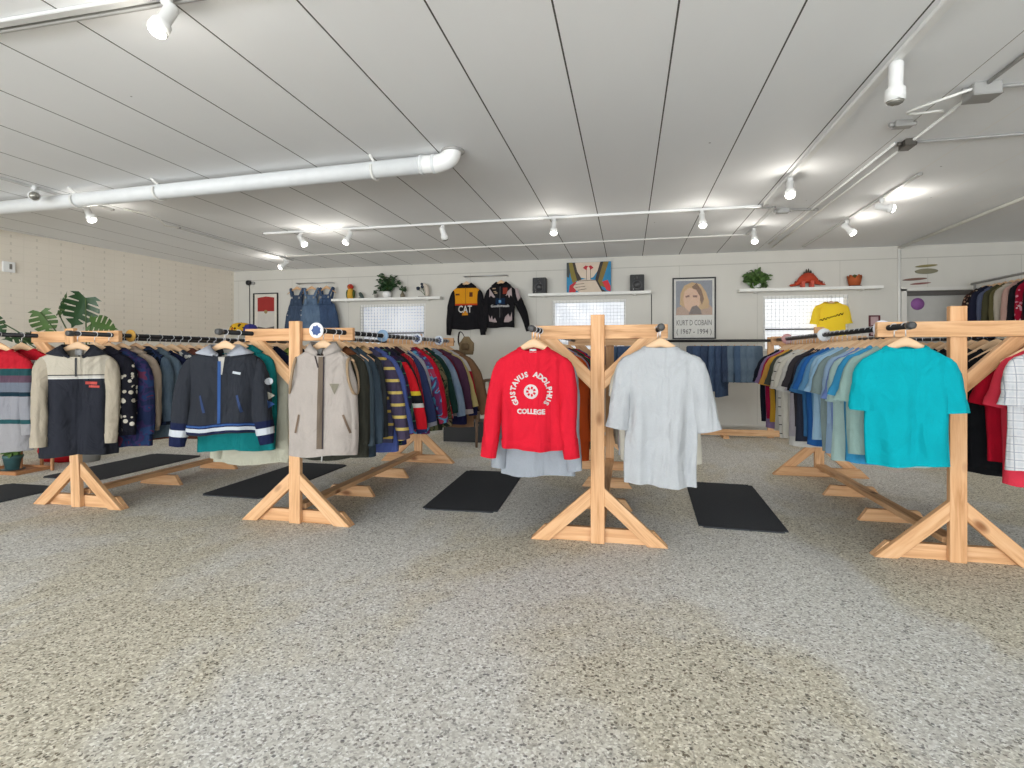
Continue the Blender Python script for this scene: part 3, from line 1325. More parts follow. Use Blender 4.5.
# 1 grey and cream fleece pullover
T = Torso(.205, .235, .78, .05, .085, .052, drop=.10, vpow=2.2, fold=.017, seed=21, slope=.06)
fl = ('h', (0, (204, 195, 178)), (.298, (204, 195, 178)), (.30, (70, 68, 70)), (.306, (214, 210, 200)), (.322, (232, 230, 226)), (.332, (44, 46, 54)), (.9, (44, 46, 54)))
o, tr, SL = hero('fleece_pullover', 'pullover', 'grey and cream half-zip fleece pullover facing the viewer at the front of the leftmost rack', T, fl, (cx1 + RH, RYF[0] - .25, HZ), 40,
                 slv=TAN, slen=.64, spread=(-.015, -.015), seed=5)
obj('collar', T.collar(.035, .02, .66, .40), fabric(DK), o)
patch(o, tr, 'zipper', [strip(0, -.16, 0, -.315, .012)], BLACK)
patch(o, tr, 'embroidery', [strip(.055, -.362, .125, -.366, .02), strip(.075, -.388, .14, -.392, .016)], fabric(S(208, 92, 84)), label='small red embroidered motif on the chest')
bm = boxbm(-.022, .022, -.001, .001, -.045, 0)
obj('neck_tag', bm, tagm, o, loc=(0, .034, -.115))
for s, R in SL:
    bm = bmesh.new()
    loft(bm, grow(R[-3:], .004))
    obj('cuff', bm, fabric(TAN), s)
bm = bmesh.new()
loft(bm, [T.ring(1.95, .004), T.ring(2.0, .002)])
obj('waistband', bm, fabric(DK), o)

# 2 black varsity jacket
T = Torso(.215, .235, .58, .075, .085, .055, drop=.07, vpow=2.5, fold=.012, seed=8, slope=.06)
CHAR = S(50, 53, 60)
cx2 = RX[1]
o, tr, SL = hero('varsity_jacket', 'jacket', 'black bomber jacket with navy and white striped cuffs, at the front of its rail', T, CHAR, (cx2 - RH, RYF[1] - .25, HZ), 24,
                 slen=.60, spread=(.055, .04), fat=1.25, seed=2)
NAVY = S(28, 36, 70)
BW = S(222, 228, 234)
RB = S(58, 92, 150)
obj('collar', T.collar(.03, .02, .6, .3), fabric(S(190, 194, 204)), o)
patch(o, tr, 'lining_edge', [[(-.028, -.118), (.028, -.118), (.006, -.29), (-.004, -.29)]], fabric(S(206, 202, 192)))
patch(o, tr, 'zipper', [strip(-.012, -.2, -.012, -.645, .02)], fabric(RB), .006)
for x in (-.13, .1):
    patch(o, tr, 'pocket_welt', [strip(x, -.43, x + .03, -.545, .016)], fabric(S(58, 76, 116)), .006)
patch(o, tr, 'chest_mark', [strip(.07, -.275, .12, -.285, .016)], fabric(BW))
bm = bmesh.new()
loft(bm, [T.ring(1.86 + .14 * k / 4, .006 if k < 4 else -.004) for k in range(5)])
wb = obj('waistband', bm, fabric(NAVY), o)
for a, b_, c in ((1.872, 1.895, RB), (1.91, 1.955, BW)):
    bm = bmesh.new()
    loft(bm, [T.ring(a, .0085), T.ring(b_, .0085)])
    obj('stripe', bm, fabric(c), wb)
for i, (s, R) in enumerate(SL):
    bm = bmesh.new()
    loft(bm, grow(R[-5:], .003))
    cf = obj('cuff', bm, fabric(NAVY), s)
    bm = bmesh.new()
    e = grow(R[-4:-2], .006)
    loft(bm, e)
    obj('stripe', bm, fabric(BW), s)
    if i == 1:
        stree = bvh_of(s.data)
        for k, (z, c) in enumerate(((-.34, BW), (-.44, S(206, 204, 190)), (-.5, RB))):
            bm = bmesh.new()
            P = [(.29 + .024 * math.cos(2 * PI * j / 12), z + .024 * math.sin(2 * PI * j / 12)) for j in range(12)] if k == 0 else [(.285, z + .03), (.325, z), (.29, z - .025)]
            poly(bm, [(x, 0, zz) for x, zz in P])
            cut_fine(bm, .012)
            drape(bm, stree, .004)
            obj('sleeve_patch', bm, fabric(c), s)

# 3 beige fleece vest
T = Torso(.175, .225, .70, .06, .075, .055, drop=.06, vpow=2.5, fold=.007, seed=15, slope=.06)
VEST = S(192, 182, 174)
o, tr, SL = hero('fleece_vest', 'vest', 'beige fleece zip vest with a grey triangle patch on its chest', T, VEST, (cx2 + RH, RYF[1] - .25, HZ), 12, 'none')
obj('collar', T.collar(.045, .012, .35, .22), fabric(VEST), o)
ZB = fabric(S(120, 106, 92))
patch(o, tr, 'zip_placket', [strip(.008, -.16, .0, -.765, .036)], ZB)
patch(o, tr, 'zipper', [strip(.026, -.13, .02, -.765, .008)], fabric(S(62, 56, 62)), .007)
patch(o, tr, 'lapel_trim', [strip(-.045, -.115, -.01, -.24, .01)], fabric(S(72, 64, 64)), .006)
patch(o, tr, 'triangle_patch', [[(.062, -.345), (.125, -.345), (.094, -.415)]], fabric(S(142, 136, 120)), .006)
for x0, x1 in ((-.14, -.165), (.15, .195)):
    patch(o, tr, 'pocket_welt', [strip(x0, -.545, x1, -.665, .014)], fabric(S(128, 108, 92)), .006)
obj('neck_tag', boxbm(-.016, .016, -.001, .001, -.05, 0), tagm, o, loc=(-.03, .03, -.105), rot=(0, .3, 0))
bm = tubebm([(.01, -.055, -.76), (.012, -.06, -.80), (.01, -.058, -.85)], .005, 6)
obj('zip_pull_cord', bm, tagm, o)
for sg in (-1, 1):
    pts = []
    for k in range(15):
        a = 2 * PI * k / 14
        pts.append((sg * (.176 + .02 * (1 - math.cos(a)) - .014 * math.sin(a)), -.006 - .062 * math.sin(a), -.298 + .122 * math.cos(a)))
    obj('armhole_binding', tubebm(pts, .009, 6), fabric(S(170, 146, 118)), o)

# 4 red college sweatshirt
cx3 = RX[2]
T = Torso(.195, .2, .62, .05, .08, .05, drop=.03, fold=.014, seed=33, slope=.062)
RED = S(226, 32, 54)
o, tr, SL = hero('sweatshirt', 'sweatshirt', 'bright red sweatshirt with white circular college lettering', T, RED, (cx3 - RH, RYF[2] - .24, HZ), 6,
                 slen=.61, spread=(.06, .02), fat=1.1, seed=12)
obj('neckband', T.neckband(), fabric(RED), o)
PRW = fabric(S(238, 224, 222))
CX, CZ = -.012, -.385
WORDS = [bmesh.new() for _ in range(3)]
txt = 'GUSTAVUS ADOLPHUS'
for i, ch in enumerate(txt):
    if ch == ' ':
        continue
    a = math.radians(214 - (214 + 34) * i / (len(txt) - 1))
    R_ = .097
    M = Matrix.Translation((CX + R_ * math.cos(a), 0, CZ + R_ * math.sin(a))) @ Matrix.Rotation(-(a - PI / 2), 4, 'Y')
    join_bm(WORDS[0 if i < 8 else 1], text_bm(ch, .043, .0022), M)
join_bm(WORDS[2], text_bm('COLLEGE', .040, .002), Matrix.Translation((CX, 0, CZ - .128)))
for bm in WORDS:
    cut_fine(bm, .012)
    drape(bm, tr, .003)
    obj('lettering', bm, PRW, o)
bm = bmesh.new()
n = 24
for r0, r1 in ((.0, .015), (.03, .044)):
    for k in range(n):
        a, c = 2 * PI * k / n, 2 * PI * (k + 1) / n
        ps = [(CX + r * math.cos(t), 0, CZ + .005 + r * math.sin(t)) for r, t in ((r0 + .0005, a), (r1, a), (r1, c), (r0 + .0005, c))]
        poly(bm, ps)
for k in range(7):
    a = 2 * PI * k / 7
    poly(bm, [(CX + x, 0, CZ + .005 + z) for x, z in [(.012 * math.cos(a), .012 * math.sin(a)), (.033 * math.cos(a + .22), .033 * math.sin(a + .22)), (.033 * math.cos(a - .22), .033 * math.sin(a - .22))]])
drape(bm, tr, .0035)
obj('seal_print', bm, PRW, o)
obj('neck_tag', boxbm(-.02, .02, -.001, .001, -.022, 0), tagm, o, loc=(0, -.052, -.122))
bm = bmesh.new()
loft(bm, [T.ring(1.9, .004), T.ring(1.91, .006), T.ring(1.99, .003), T.ring(2.0, -.004)])
obj('waistband', bm, fabric(RED), o)
for s, R in SL:
    bm = bmesh.new()
    loft(bm, grow(R[-4:], .003))
    obj('cuff', bm, fabric(RED), s)

# 5 white tee, seen from the back
T = Torso(.2, .205, .80, .045, .085, .05, drop=.012, fold=.022, seed=41, slope=.062)
o, tr, SL = hero('t_shirt', 't-shirt', 'large plain white tee hung at the front of the middle rack', T, S(208, 211, 214), (cx3 + RH, RYF[2] - .24, HZ), -3, 'tee', slen=.44, spread=(-.01, .01), seed=6)
obj('neckband', T.neckband(), fabric(S(208, 211, 214)), o)

# 6 teal tee
cx4 = RX[3]
TEAL = S(4, 176, 190)
T = Torso(.192, .196, .65, .05, .088, .05, drop=.02, fold=.017, seed=52, slope=.062)
o, tr, SL = hero('t_shirt', 't-shirt', 'bright teal tee hung at the front of the rightmost rack', T, TEAL, (cx4 - RH, RYF[3] - .25, HZ), -8, 'tee', slen=.31, spread=(-.05, -.045), seed=9)
obj('neckband', T.neckband(), fabric(TEAL), o)

# ------------------------------------------------------------ the rows behind them
row(cx1 + RH, RYF[0] - .12, [
    ('black jacket with white floral sleeves', 'jacket', S(30, 30, 40), ('f', (24, 24, 32), (214, 206, 190), (196, 186, 168), 26)),
    ('navy acid-wash jacket', 'coat', ('c', (32, 42, 74), (56, 44, 84), (38, 58, 96), (96, 46, 70))),
    ('pale stone jacket', 'jacket', S(176, 158, 140)),
    ('dark patchwork denim jacket', 'jacket', ('c', (30, 38, 62), (44, 60, 92), (20, 24, 34), (60, 72, 98)), ('d', (66, 84, 102), (84, 102, 112))),
    ('grey-green denim jacket', 'jacket', ('d', (72, 90, 104), (92, 108, 116))),
    ('dark navy sweatshirt', 'long', S(26, 32, 62)),
    ('grey and white nordic sweater', 'long', ('f', (60, 66, 78), (216, 214, 208), (176, 190, 180), 22)),
    ('brown leather jacket', 'jacket', S(108, 66, 54)),
    ('camo-brown shirt', 'shirt', ('c', (92, 62, 50), (120, 92, 72), (70, 62, 50))),
    ('crimson sweater', 'long', S(164, 22, 44)),
    ('black track jacket', 'jacket', S(24, 24, 28), S(30, 30, 34)),
    ('grey marl sweater with pink flecks', 'long', ('f', (120, 120, 122), (214, 168, 176), (200, 198, 196), 30)),
    ('rust and olive patterned shirt', 'shirt', ('c', (126, 70, 58), (96, 96, 66), (176, 150, 120))),
    ('bright green windbreaker', 'jacket', S(22, 134, 92)),
    ('light grey hooded top', 'long', S(178, 178, 186)),
    ('slate denim shirt', 'shirt', ('d', (70, 84, 112), (96, 110, 136))),
    ('black wool coat', 'coat', S(30, 30, 34)),
    ('dusty red flannel shirt', 'shirt', ('p', (150, 50, 52), (86, 36, 42), (206, 190, 176))),
], .112, 'behind the grey and cream fleece', 'garments on the leftmost rack right rail', 26, 3, extra=.05)
row(cx1 - RH, RYF[0] - .25, [
    ('red and grey knit with houses', 'long', ('h', (0, (186, 32, 46)), (.24, (186, 32, 46)), (.25, (36, 74, 78)), (.3, (92, 70, 84)), (.35, (110, 116, 128)), (.42, (26, 48, 60)), (.45, (150, 150, 156)), (.62, (40, 80, 84)), (.65, (160, 158, 160)))),
    ('red and green snow-pattern cardigan', 'long', ('h', (0, (196, 30, 46)), (.2, (232, 224, 220)), (.23, (196, 30, 46)), (.3, (30, 66, 66)), (.36, (120, 64, 76)), (.42, (34, 70, 84)), (.48, (150, 146, 152)), (.7, (44, 80, 80)), (.73, (168, 164, 166)))),
    ('scarlet holiday sweater', 'long', S(206, 26, 44), None, None, 1.14),
    ('deep red turtleneck sweater', 'long', S(184, 18, 38), None, None, 1.12),
    ('scarlet cardigan', 'long', S(200, 24, 40)),
    ('tan suede shirt', 'shirt', S(206, 170, 130)),
    ('pale grey pullover', 'long', S(170, 168, 166)),
    ('brown checked shirt', 'shirt', ('p', (126, 96, 72), (90, 66, 52), (206, 190, 160))),
    ('charcoal sweater', 'long', S(62, 62, 66)),
    ('cream cable sweater', 'long', S(214, 206, 190)),
    ('navy pullover', 'long', S(40, 46, 76)),
], .16, 'from the front of the far-left rail', 'knitwear on the leftmost rack left rail', 18, 5)
row(cx2 - RH, RYF[1] - .12, [
    ('dark teal jacket', 'jacket', S(18, 122, 124), None, None, .93),
    ('cream canvas coat', 'coat', S(202, 200, 180), None, None, 1.2),
    ('navy work jacket', 'jacket', S(30, 38, 66)),
    ('lime green anorak', 'jacket', S(140, 160, 74), None, None, 1.2),
    ('black puffer jacket', 'jacket', S(28, 28, 32)),
    ('royal blue track jacket', 'jacket', S(34, 72, 150)),
    ('camouflage overshirt', 'coat', ('c', (84, 78, 58), (120, 104, 76), (54, 56, 44))),
    ('navy parka', 'coat', S(26, 32, 54)),
    ('grey wool jacket', 'jacket', S(120, 120, 124)),
    ('maroon varsity jacket', 'jacket', S(108, 26, 44)),
    ('khaki field jacket', 'coat', S(142, 128, 92)),
    ('dark green fleece', 'jacket', S(34, 66, 54)),
    ('red ski jacket', 'jacket', S(184, 32, 40)),
    ('pale blue windbreaker', 'jacket', S(150, 172, 196)),
], .155, 'behind the black bomber jacket', 'jackets on the second rack left rail', 14, 7)
row(cx2 + RH, RYF[1] - .13, [
    ('dark olive jacket with brown collar', 'coat', S(58, 58, 50), None, S(110, 66, 40), 0.98, 0.78),
    ('long slate blue jacket', 'coat', S(74, 88, 98), None, None, 1.0, 0.8),
    ('steel blue coat', 'coat', S(62, 76, 88), None, None, 0.97, 0.8),
    ('black cotton jacket', 'jacket', S(36, 38, 42), S(48, 52, 56), S(206, 168, 120), 1, 0.84),
    ('purple and yellow striped jacket', 'coat', ('r', (66, 66, 92), (196, 168, 84), 11, .2), ('r', (74, 66, 88), (208, 184, 104), 12, .24), None, 1, 0.9),
    ('periwinkle blue windbreaker', 'coat', S(78, 94, 156), None, None, 1, 0.9),
    ('dark tartan shirt', 'shirt', ('p', (28, 42, 48), (56, 30, 62), (70, 110, 90), 11)),
    ('bright red racing jacket with yellow bands', 'jacket', ('h', (0, (44, 40, 62)), (.2, (212, 30, 42)), (.42, (232, 206, 60)), (.45, (30, 30, 36)), (.51, (230, 226, 220)), (.54, (208, 28, 42)), (.7, (40, 46, 90))), None, None, 1, 1.04),
    ('black corduroy shirt', 'shirt', S(36, 34, 40)),
    ('red corduroy jacket', 'jacket', ('w', (182, 34, 46)), None, S(60, 30, 40), 1, 0.95),
    ('cream shearling vest', 'vest', S(214, 190, 164)),
    ('navy sweatshirt', 'long', S(48, 58, 98), S(52, 62, 102)),
    ('light grey sweater', 'long', S(184, 184, 194)),
    ('multicolour ski jacket', 'jacket', ('c', (120, 50, 92), (84, 70, 120), (92, 160, 196), (170, 60, 90))),
    ('crimson hooded jacket', 'jacket', S(190, 20, 44)),
    ('green camouflage jacket', 'coat', ('c', (62, 74, 50), (104, 104, 74), (44, 48, 38), (126, 112, 84))),
    ('red and white plaid shirt', 'shirt', ('p', (206, 24, 42), (176, 18, 38), (238, 206, 206), 12)),
    ('dark green jacket', 'jacket', S(28, 60, 54)),
    ('pale lilac sweater', 'long', S(190, 190, 206)),
    ('light wash denim jacket', 'jacket', ('d', (104, 128, 156), (136, 154, 172))),
    ('maroon jacket', 'coat', S(100, 28, 50), None, None, 0.95, 0.92),
    ('plum jacket with pale cuffs', 'coat', ('h', (0, (80, 50, 72)), (.66, (80, 50, 72)), (.68, (200, 186, 180))), None, None, 0.92, 1.16),
    ('khaki yellow coat', 'coat', S(204, 184, 124), None, None, 0.92, 1.08),
    ('brown camouflage shirt', 'shirt', ('c', (104, 82, 62), (150, 124, 92), (64, 54, 44))),
    ('red jacket with white shoulders', 'coat', ('h', (0, (214, 212, 210)), (.2, (214, 212, 210)), (.3, (176, 24, 48)), (.62, (36, 38, 76))), None, None, 0.97, 1.1),
    ('brown duck canvas jacket', 'coat', S(142, 106, 78), None, None, 0.97, 1.12),
    ('dark tan barn coat', 'coat', S(122, 96, 72), None, None, 0.97, 1.14),
    ('brown and black wool coat', 'coat', S(70, 54, 44)),
], .092, 'behind the beige vest', 'garments on the second rack right rail', 11, 11, extra=.14)
row(cx3 - RH, RYF[2] - .13, [
    ('pale grey sweatshirt', 'long', S(172, 178, 186), None, None, 1.14),
    ('turquoise crewneck', 'long', S(64, 164, 176)),
    ('cream knit sweater', 'long', S(222, 212, 192)),
    ('orange sweatshirt', 'coat', S(224, 94, 40), None, None, .94),
    ('navy crewneck', 'long', S(36, 40, 84)),
    ('pale blue sweatshirt', 'coat', S(164, 178, 204)),
    ('dark purple sweatshirt', 'long', S(66, 46, 98)),
    ('tan crewneck', 'long', S(204, 176, 140)),
    ('maroon sweatshirt', 'coat', S(122, 24, 50)),
    ('berry red sweatshirt', 'long', S(140, 30, 60)),
    ('forest green sweatshirt', 'coat', S(26, 84, 60)),
    ('pink and black nordic sweater', 'long', ('f', (28, 26, 32), (232, 176, 180), (236, 220, 214), 24)),
    ('grey marl crewneck', 'long', S(150, 150, 154)),
    ('red hooded sweatshirt', 'coat', S(190, 28, 46)),
    ('black sweatshirt', 'long', S(34, 34, 38)),
    ('royal blue sweatshirt', 'coat', S(40, 70, 150)),
], .13, 'behind the red college sweatshirt', 'sweatshirts on the middle rack left rail', 5, 13)
row(cx3 + RH, RYF[2] - .13, [
    ('long cream tee', 'tee', S(228, 222, 206)),
    ('bright white tee', 'tee', S(222, 224, 228)),
    ('pinkish white tee', 'tee', S(224, 208, 204)),
    ('ecru linen shirt', 'shirt', S(214, 206, 188)),
    ('purple tee', 'tee', S(76, 52, 116)),
    ('black and white striped tee', 'tee', ('r', (40, 40, 44), (214, 212, 208), 22, .5)),
    ('olive tan tee', 'tee', S(150, 132, 104)),
    ('crimson tee', 'tee', S(168, 24, 48)),
    ('white ringer tee', 'tee', S(222, 220, 216)),
    ('grey tee', 'tee', S(140, 140, 144)),
    ('tan tee', 'tee', S(188, 160, 124)),
    ('dark navy tee', 'tee', S(36, 40, 64)),
    ('mint tee', 'tee', S(166, 206, 188)),
    ('white baseball tee', 'tee', S(224, 222, 218), S(60, 60, 68)),
], .15, 'behind the large white tee', 'tees on the middle rack right rail', -4, 17)
row(cx4 - RH, RYF[3] - .12, [
    ('sage green tee', 'tee', S(160, 190, 182)),
    ('sky blue tee', 'tee', S(60, 150, 196), None, None, .9),
    ('pale mint tee', 'tee', S(180, 208, 202)),
    ('periwinkle tee', 'tee', S(116, 140, 200)),
    ('light blue polo', 'tee', S(160, 188, 216)),
    ('grey-green tee', 'tee', S(134, 152, 150)),
    ('powder blue tee', 'tee', S(164, 204, 234)),
    ('pale icy blue tee', 'tee', S(176, 212, 236)),
    ('faded blue tee', 'tee', S(104, 156, 196)),
    ('royal blue tee', 'tee', S(44, 104, 176)),
    ('denim blue tee', 'tee', S(66, 122, 172)),
    ('charcoal navy tee', 'tee', S(56, 60, 74)),
    ('black tee', 'tee', S(30, 32, 38)),
    ('dark warm grey tee', 'tee', S(66, 62, 66)),
    ('lilac-grey tee', 'tee', S(214, 206, 212)),
    ('soft white tee', 'tee', S(242, 239, 231)),
    ('cream tee', 'tee', S(244, 238, 222)),
    ('off-white tee with pin stripes', 'tee', ('r', (242, 238, 228), (60, 60, 60), 14, .1)),
    ('white pocket tee', 'tee', S(244, 242, 235)),
    ('pale stone tee', 'tee', S(228, 224, 212)),
    ('charcoal green tee', 'tee', S(84, 88, 78)),
    ('golden yellow tee', 'tee', S(230, 176, 56)),
    ('amber tee', 'tee', S(220, 164, 80)),
    ('magenta red tee', 'tee', S(178, 26, 76)),
    ('lavender tee', 'tee', S(160, 136, 178)),
    ('blue-black tee', 'tee', S(28, 32, 46)),
    ('navy tee', 'tee', S(36, 40, 78)),
], .088, 'behind the teal tee', 'tees on the rightmost rack left rail', -8, 19)
row(cx4 + RH, RYF[3] - .22, [
    ('white tee with grey check', 'tee', ('p', (232, 230, 230), (214, 216, 220), (168, 172, 180), 24)),
    ('coral red tee', 'tee', S(230, 62, 82), None, None, 1.0, .88),
    ('crimson red tee', 'tee', S(200, 18, 46), None, None, 1.05, .88),
    ('black tee', 'tee', S(26, 27, 30), None, None, 1.0, .9),
    ('black long-line tee', 'tee', S(32, 33, 36), None, None, 1.05, .92),
    ('charcoal tee', 'tee', S(54, 58, 60)),
    ('faded black tee', 'tee', S(44, 48, 48)),
    ('black tour tee', 'tee', S(28, 29, 33)),
    ('midnight navy tee', 'tee', S(26, 28, 46)),
    ('jet black tee', 'tee', S(22, 23, 26)),
    ('dark plum tee', 'tee', S(46, 32, 52)),
    ('slate grey tee', 'tee', S(58, 60, 64)),
    ('orange red tee', 'tee', S(210, 70, 50)),
    ('black ringer tee', 'tee', S(30, 30, 32)),
    ('deep navy tee', 'tee', S(30, 34, 56)),
    ('olive black tee', 'tee', S(44, 48, 40)),
], .125, 'from the front of the far-right rail', 'tees on the rightmost rack right rail', -10, 23)

# ------------------------------------------------------------ size discs on the rails
def disc(p, label, c, mark=None, full=False):
    bm = bmesh.new()
    h0 = .001 if full else .017
    lathe(bm, [(h0, -.003), (.05, -.003), (.05, .003), (h0, .003)], 28)
    o = obj('size_divider', bm, plain('disc_plastic', c, .5, .4, 0, .02), loc=p, rot=(PI / 2, 0, 0))
    tag(o, label, 'rail divider', 'round size dividers on the rails')
    if mark:
        bm = bmesh.new()
        n = 14
        P = [(( .036 if k % 2 else .028) * math.cos(2 * PI * k / n), (.036 if k % 2 else .028) * math.sin(2 * PI * k / n), .0035) for k in range(n)]
        if full:
            poly(bm, P)
        Q = [(.018 * math.cos(2 * PI * k / n), .018 * math.sin(2 * PI * k / n), .0035) for k in range(n)]
        for k in range(0 if full else n):
            j = (k + 1) % n
            poly(bm, [P[k], P[j], Q[j], Q[k]])
        obj('printed_mark', bm, plain('disc_ink', mark, .6), o)
    return o


BLUEI = (52, 76, 128)
disc((cx2 + RH, RYF[1] - PROT - .0215, HZ), 'white disc with blue mark at the rail end above the beige vest', (236, 236, 238), BLUEI, True)
disc((cx1 - RH, RYF[0] - PROT - .0215, HZ), 'white disc with blue mark on the far-left rail end', (226, 230, 236), BLUEI, True)
disc((cx1 + RH, RYF[0] + .18, HZ), 'amber yellow disc on the rail behind the grey fleece', (206, 158, 70))
disc((cx2 + RH, RYF[1] + .62, HZ), 'pale blue disc on the vest rail, nearest of three along it', (140, 170, 200))
disc((cx2 + RH, RYF[1] + 1.35, HZ), 'white and blue disc on the vest rail, middle of three along it', (220, 226, 234), BLUEI)
disc((cx2 + RH, RYF[1] + 1.95, HZ), 'white and blue disc on the vest rail, farthest of three along it', (214, 222, 232), BLUEI)
disc((cx4 - RH, RYF[3] + .03, HZ), 'white and navy disc just behind the teal tee', (210, 212, 220), (50, 48, 96))
disc((cx4 - RH, RYF[3] + 1.0, HZ), 'clear white disc midway along the rail behind the teal tee', (226, 230, 232))
disc((cx4 - RH, RYF[3] + 2.0, HZ), 'faded pink disc at the far end of the teal tee rail', (200, 150, 150))

# ------------------------------------------------------------ back wall rack of jeans
BY = 8.42
bx0, bx1 = PY(575, 340, BY).x, PY(1018, 340, BY).x
bz = CH + (356 - 340.8) / F * (BY / ratio(720)[1])
e = empty('clothes_rack', ((bx0 + bx1) / 2, BY, 0), 'long low pine rack along the back wall, hung with blue jeans', 'clothes rack', 'pine clothes racks')
hl = (bx1 - bx0) / 2
obj('rail', tubebm([(-hl, 0, bz), (hl, 0, bz)], .02, 12), BLACKPIPE, e)
board('ground_beam', (-hl, 0, .07), (hl, 0, .07), .09, .04, e, (0, -1, 0))
for x in (-hl + .05, -.1, hl - .05):
    board('upright', (x, .04, .001), (x, .04, bz + .05), .088, .038, e, (0, -1, 0))
for x in (-hl + .3, -.75, .9, hl - .4):
    board('cross_foot', (x, -.2, .02), (x, .25, .02), .04, .08, e, (1, 0, 0))
JW = [('d', (40, 62, 98), (58, 82, 120)), ('d', (30, 46, 76), (44, 64, 98)), ('d', (58, 86, 122), (78, 106, 138)), ('d', (84, 108, 132), (112, 132, 150)), ('d', (44, 66, 104), (70, 96, 130))]
JN = ['mid blue', 'dark indigo', 'bright blue', 'faded grey-blue', 'worn blue']
jm = []
for k in range(4):
    Tj = Torso(.15, .16, .54 + .07 * k, .04, .13, .03, zt=-.075, slope=.02, drop=.0, fold=.009, seed=60 + k)
    m1 = bm_mesh(Tj.mesh(n=16), 'jeans_leg')
    bm = bmesh.new()
    loft(bm, [Tj.ring(.2 + 1.55 * i / 12, .012) for i in range(13)])
    m2 = bm_mesh(bm, 'jeans_front_leg')
    for m in (m1, m2):
        m.materials.append(None)
    jm.append((m1, m2))
rj = random.Random(4)
spots = [(606, .0, 1), (616, 0, 2), (626, 0, 0)] + [(695 + 6.6 * k, 0, None) for k in range(10)]
shade = [1, 0, 1, 4, 0, 1, 3, 2, 3, 3]
for i, (px, _, w) in enumerate(spots):
    k = w if w is not None else shade[(i - 3) % 10]
    m1, m2 = jm[i % 4 if i < 9 else 0]
    x = PY(px, 340, BY).x
    o = put('jeans', m1, fabric(JW[k]))
    put('leg', m2, fabric(JW[k]), o)
    rz = PI / 2 - .75 + rj.uniform(-.2, .2)
    o.location = (x, BY, bz)
    o.rotation_euler = (0, 0, rz)
    lb = (f'{JN[k]} jeans on the back wall rack, {ORD[i + 1]} behind the middle rack upright' if i < 3 else
          f'{JN[k]} jeans on the back wall rack, {ORD[i - 2]} right of the white tee')
    tag(o, lb, 'jeans', 'jeans on the back wall rack')
    hg = hanger((x, BY, bz), rz, 'wooden hanger carrying the ' + lb.replace(' on the back wall rack', ''), 'hangers on the back wall rack', HWOOD2)
    hg.scale = (.62, 1, 1)
row(BY, PY(744, 340, BY).x, [('grey denim shorts', 'tee', ('d', (92, 106, 116), (120, 132, 138))), ('dark grey trousers', 'tee', S(84, 92, 98)), ('stone chinos', 'tee', S(150, 150, 146))][:0], .1, '', '', 0, 31, bz, axis='x')
row(BY, PY(898, 340, BY).x, [
    ('orange red shirt', 'tee', S(206, 74, 56)), ('rust shirt', 'tee', S(180, 80, 60)), ('dark green shirt', 'tee', S(44, 70, 56)), ('black shirt', 'tee', S(34, 34, 36)),
    ('grey shirt', 'tee', S(128, 128, 126)), ('black jersey', 'tee', S(28, 28, 32)), ('white shirt', 'tee', S(214, 212, 208)), ('charcoal shirt', 'tee', S(60, 60, 62)),
    ('navy shirt', 'tee', S(40, 44, 70)), ('tan shirt', 'tee', S(176, 146, 110)), ('dark brown shirt', 'tee', S(70, 52, 44)), ('black blouse', 'tee', S(30, 30, 34))],
    .1, 'from left on the back rack, beyond the rightmost rack', 'shirts at the right end of the back wall rack', 12, 29, bz, axis='x')

# ------------------------------------------------------------ high rack at right
ux = 4.9
e = empty('garment_rail', (ux, 8.0, 0), 'tall grey pipe garment rail at far right, by the grey door', 'clothes rail')
for y in (-.95, .98):
    obj('post', tubebm([(0, y, .0), (0, y, 2.255)], .018, 10), GREYM, e)
obj('rail', tubebm([(0, -1.05, 2.25), (0, 1.05, 2.25)], .018, 10), GREYM, e)
obj('lower_rail', tubebm([(0, -1.0, 1.1), (0, 1.0, 1.1)], .015, 10), GREYM, e)
obj('floor_beam', tubebm([(0, -1.0, .02), (0, 1.0, .02)], .02, 10), GREYM, e)
row(ux, 7.25, [
    ('black shirt', 'shirt', S(30, 30, 33)), ('dark teal jacket', 'jacket', S(36, 50, 56)), ('black jacket', 'jacket', S(34, 34, 37)), ('deep burgundy shirt', 'shirt', S(84, 22, 40)),
    ('red floral blouse', 'shirt', ('f', (166, 22, 52), (226, 150, 170), (236, 206, 206), 26)), ('black satin shirt', 'shirt', S(32, 32, 38)),
    ('rose beige blouse', 'shirt', S(206, 168, 156)), ('pale cream shirt', 'shirt', S(214, 204, 188)), ('olive shirt', 'shirt', S(110, 104, 70)), ('dark olive shirt', 'shirt', S(84, 82, 58)),
    ('dusky blue shirt', 'shirt', S(96, 104, 130)), ('navy blazer', 'jacket', S(36, 38, 58)), ('black and cream print shirt', 'shirt', ('f', (40, 34, 32), (206, 190, 170), (156, 116, 100), 30)),
    ('brown animal-print blouse', 'shirt', ('f', (60, 44, 40), (196, 160, 136), (120, 84, 70), 34))],
    .115, 'on the high rail by the door', 'shirts on the high right rail', -6, 37, 2.25)

# ------------------------------------------------------------ rubber mats
MAT = None
mb = MB('black_carpet_mat', .95, .1)
oo = mb.coord()
nn = mb.noise(oo, 320, 2)
mb.bump(nn, .5, .004)
MAT = mb.color(mb.mix(nn, (42, 44, 47), (74, 76, 80)))
mb = MB('black_rubber_edge', .7, .2)
RUB = mb.color((20, 20, 22))


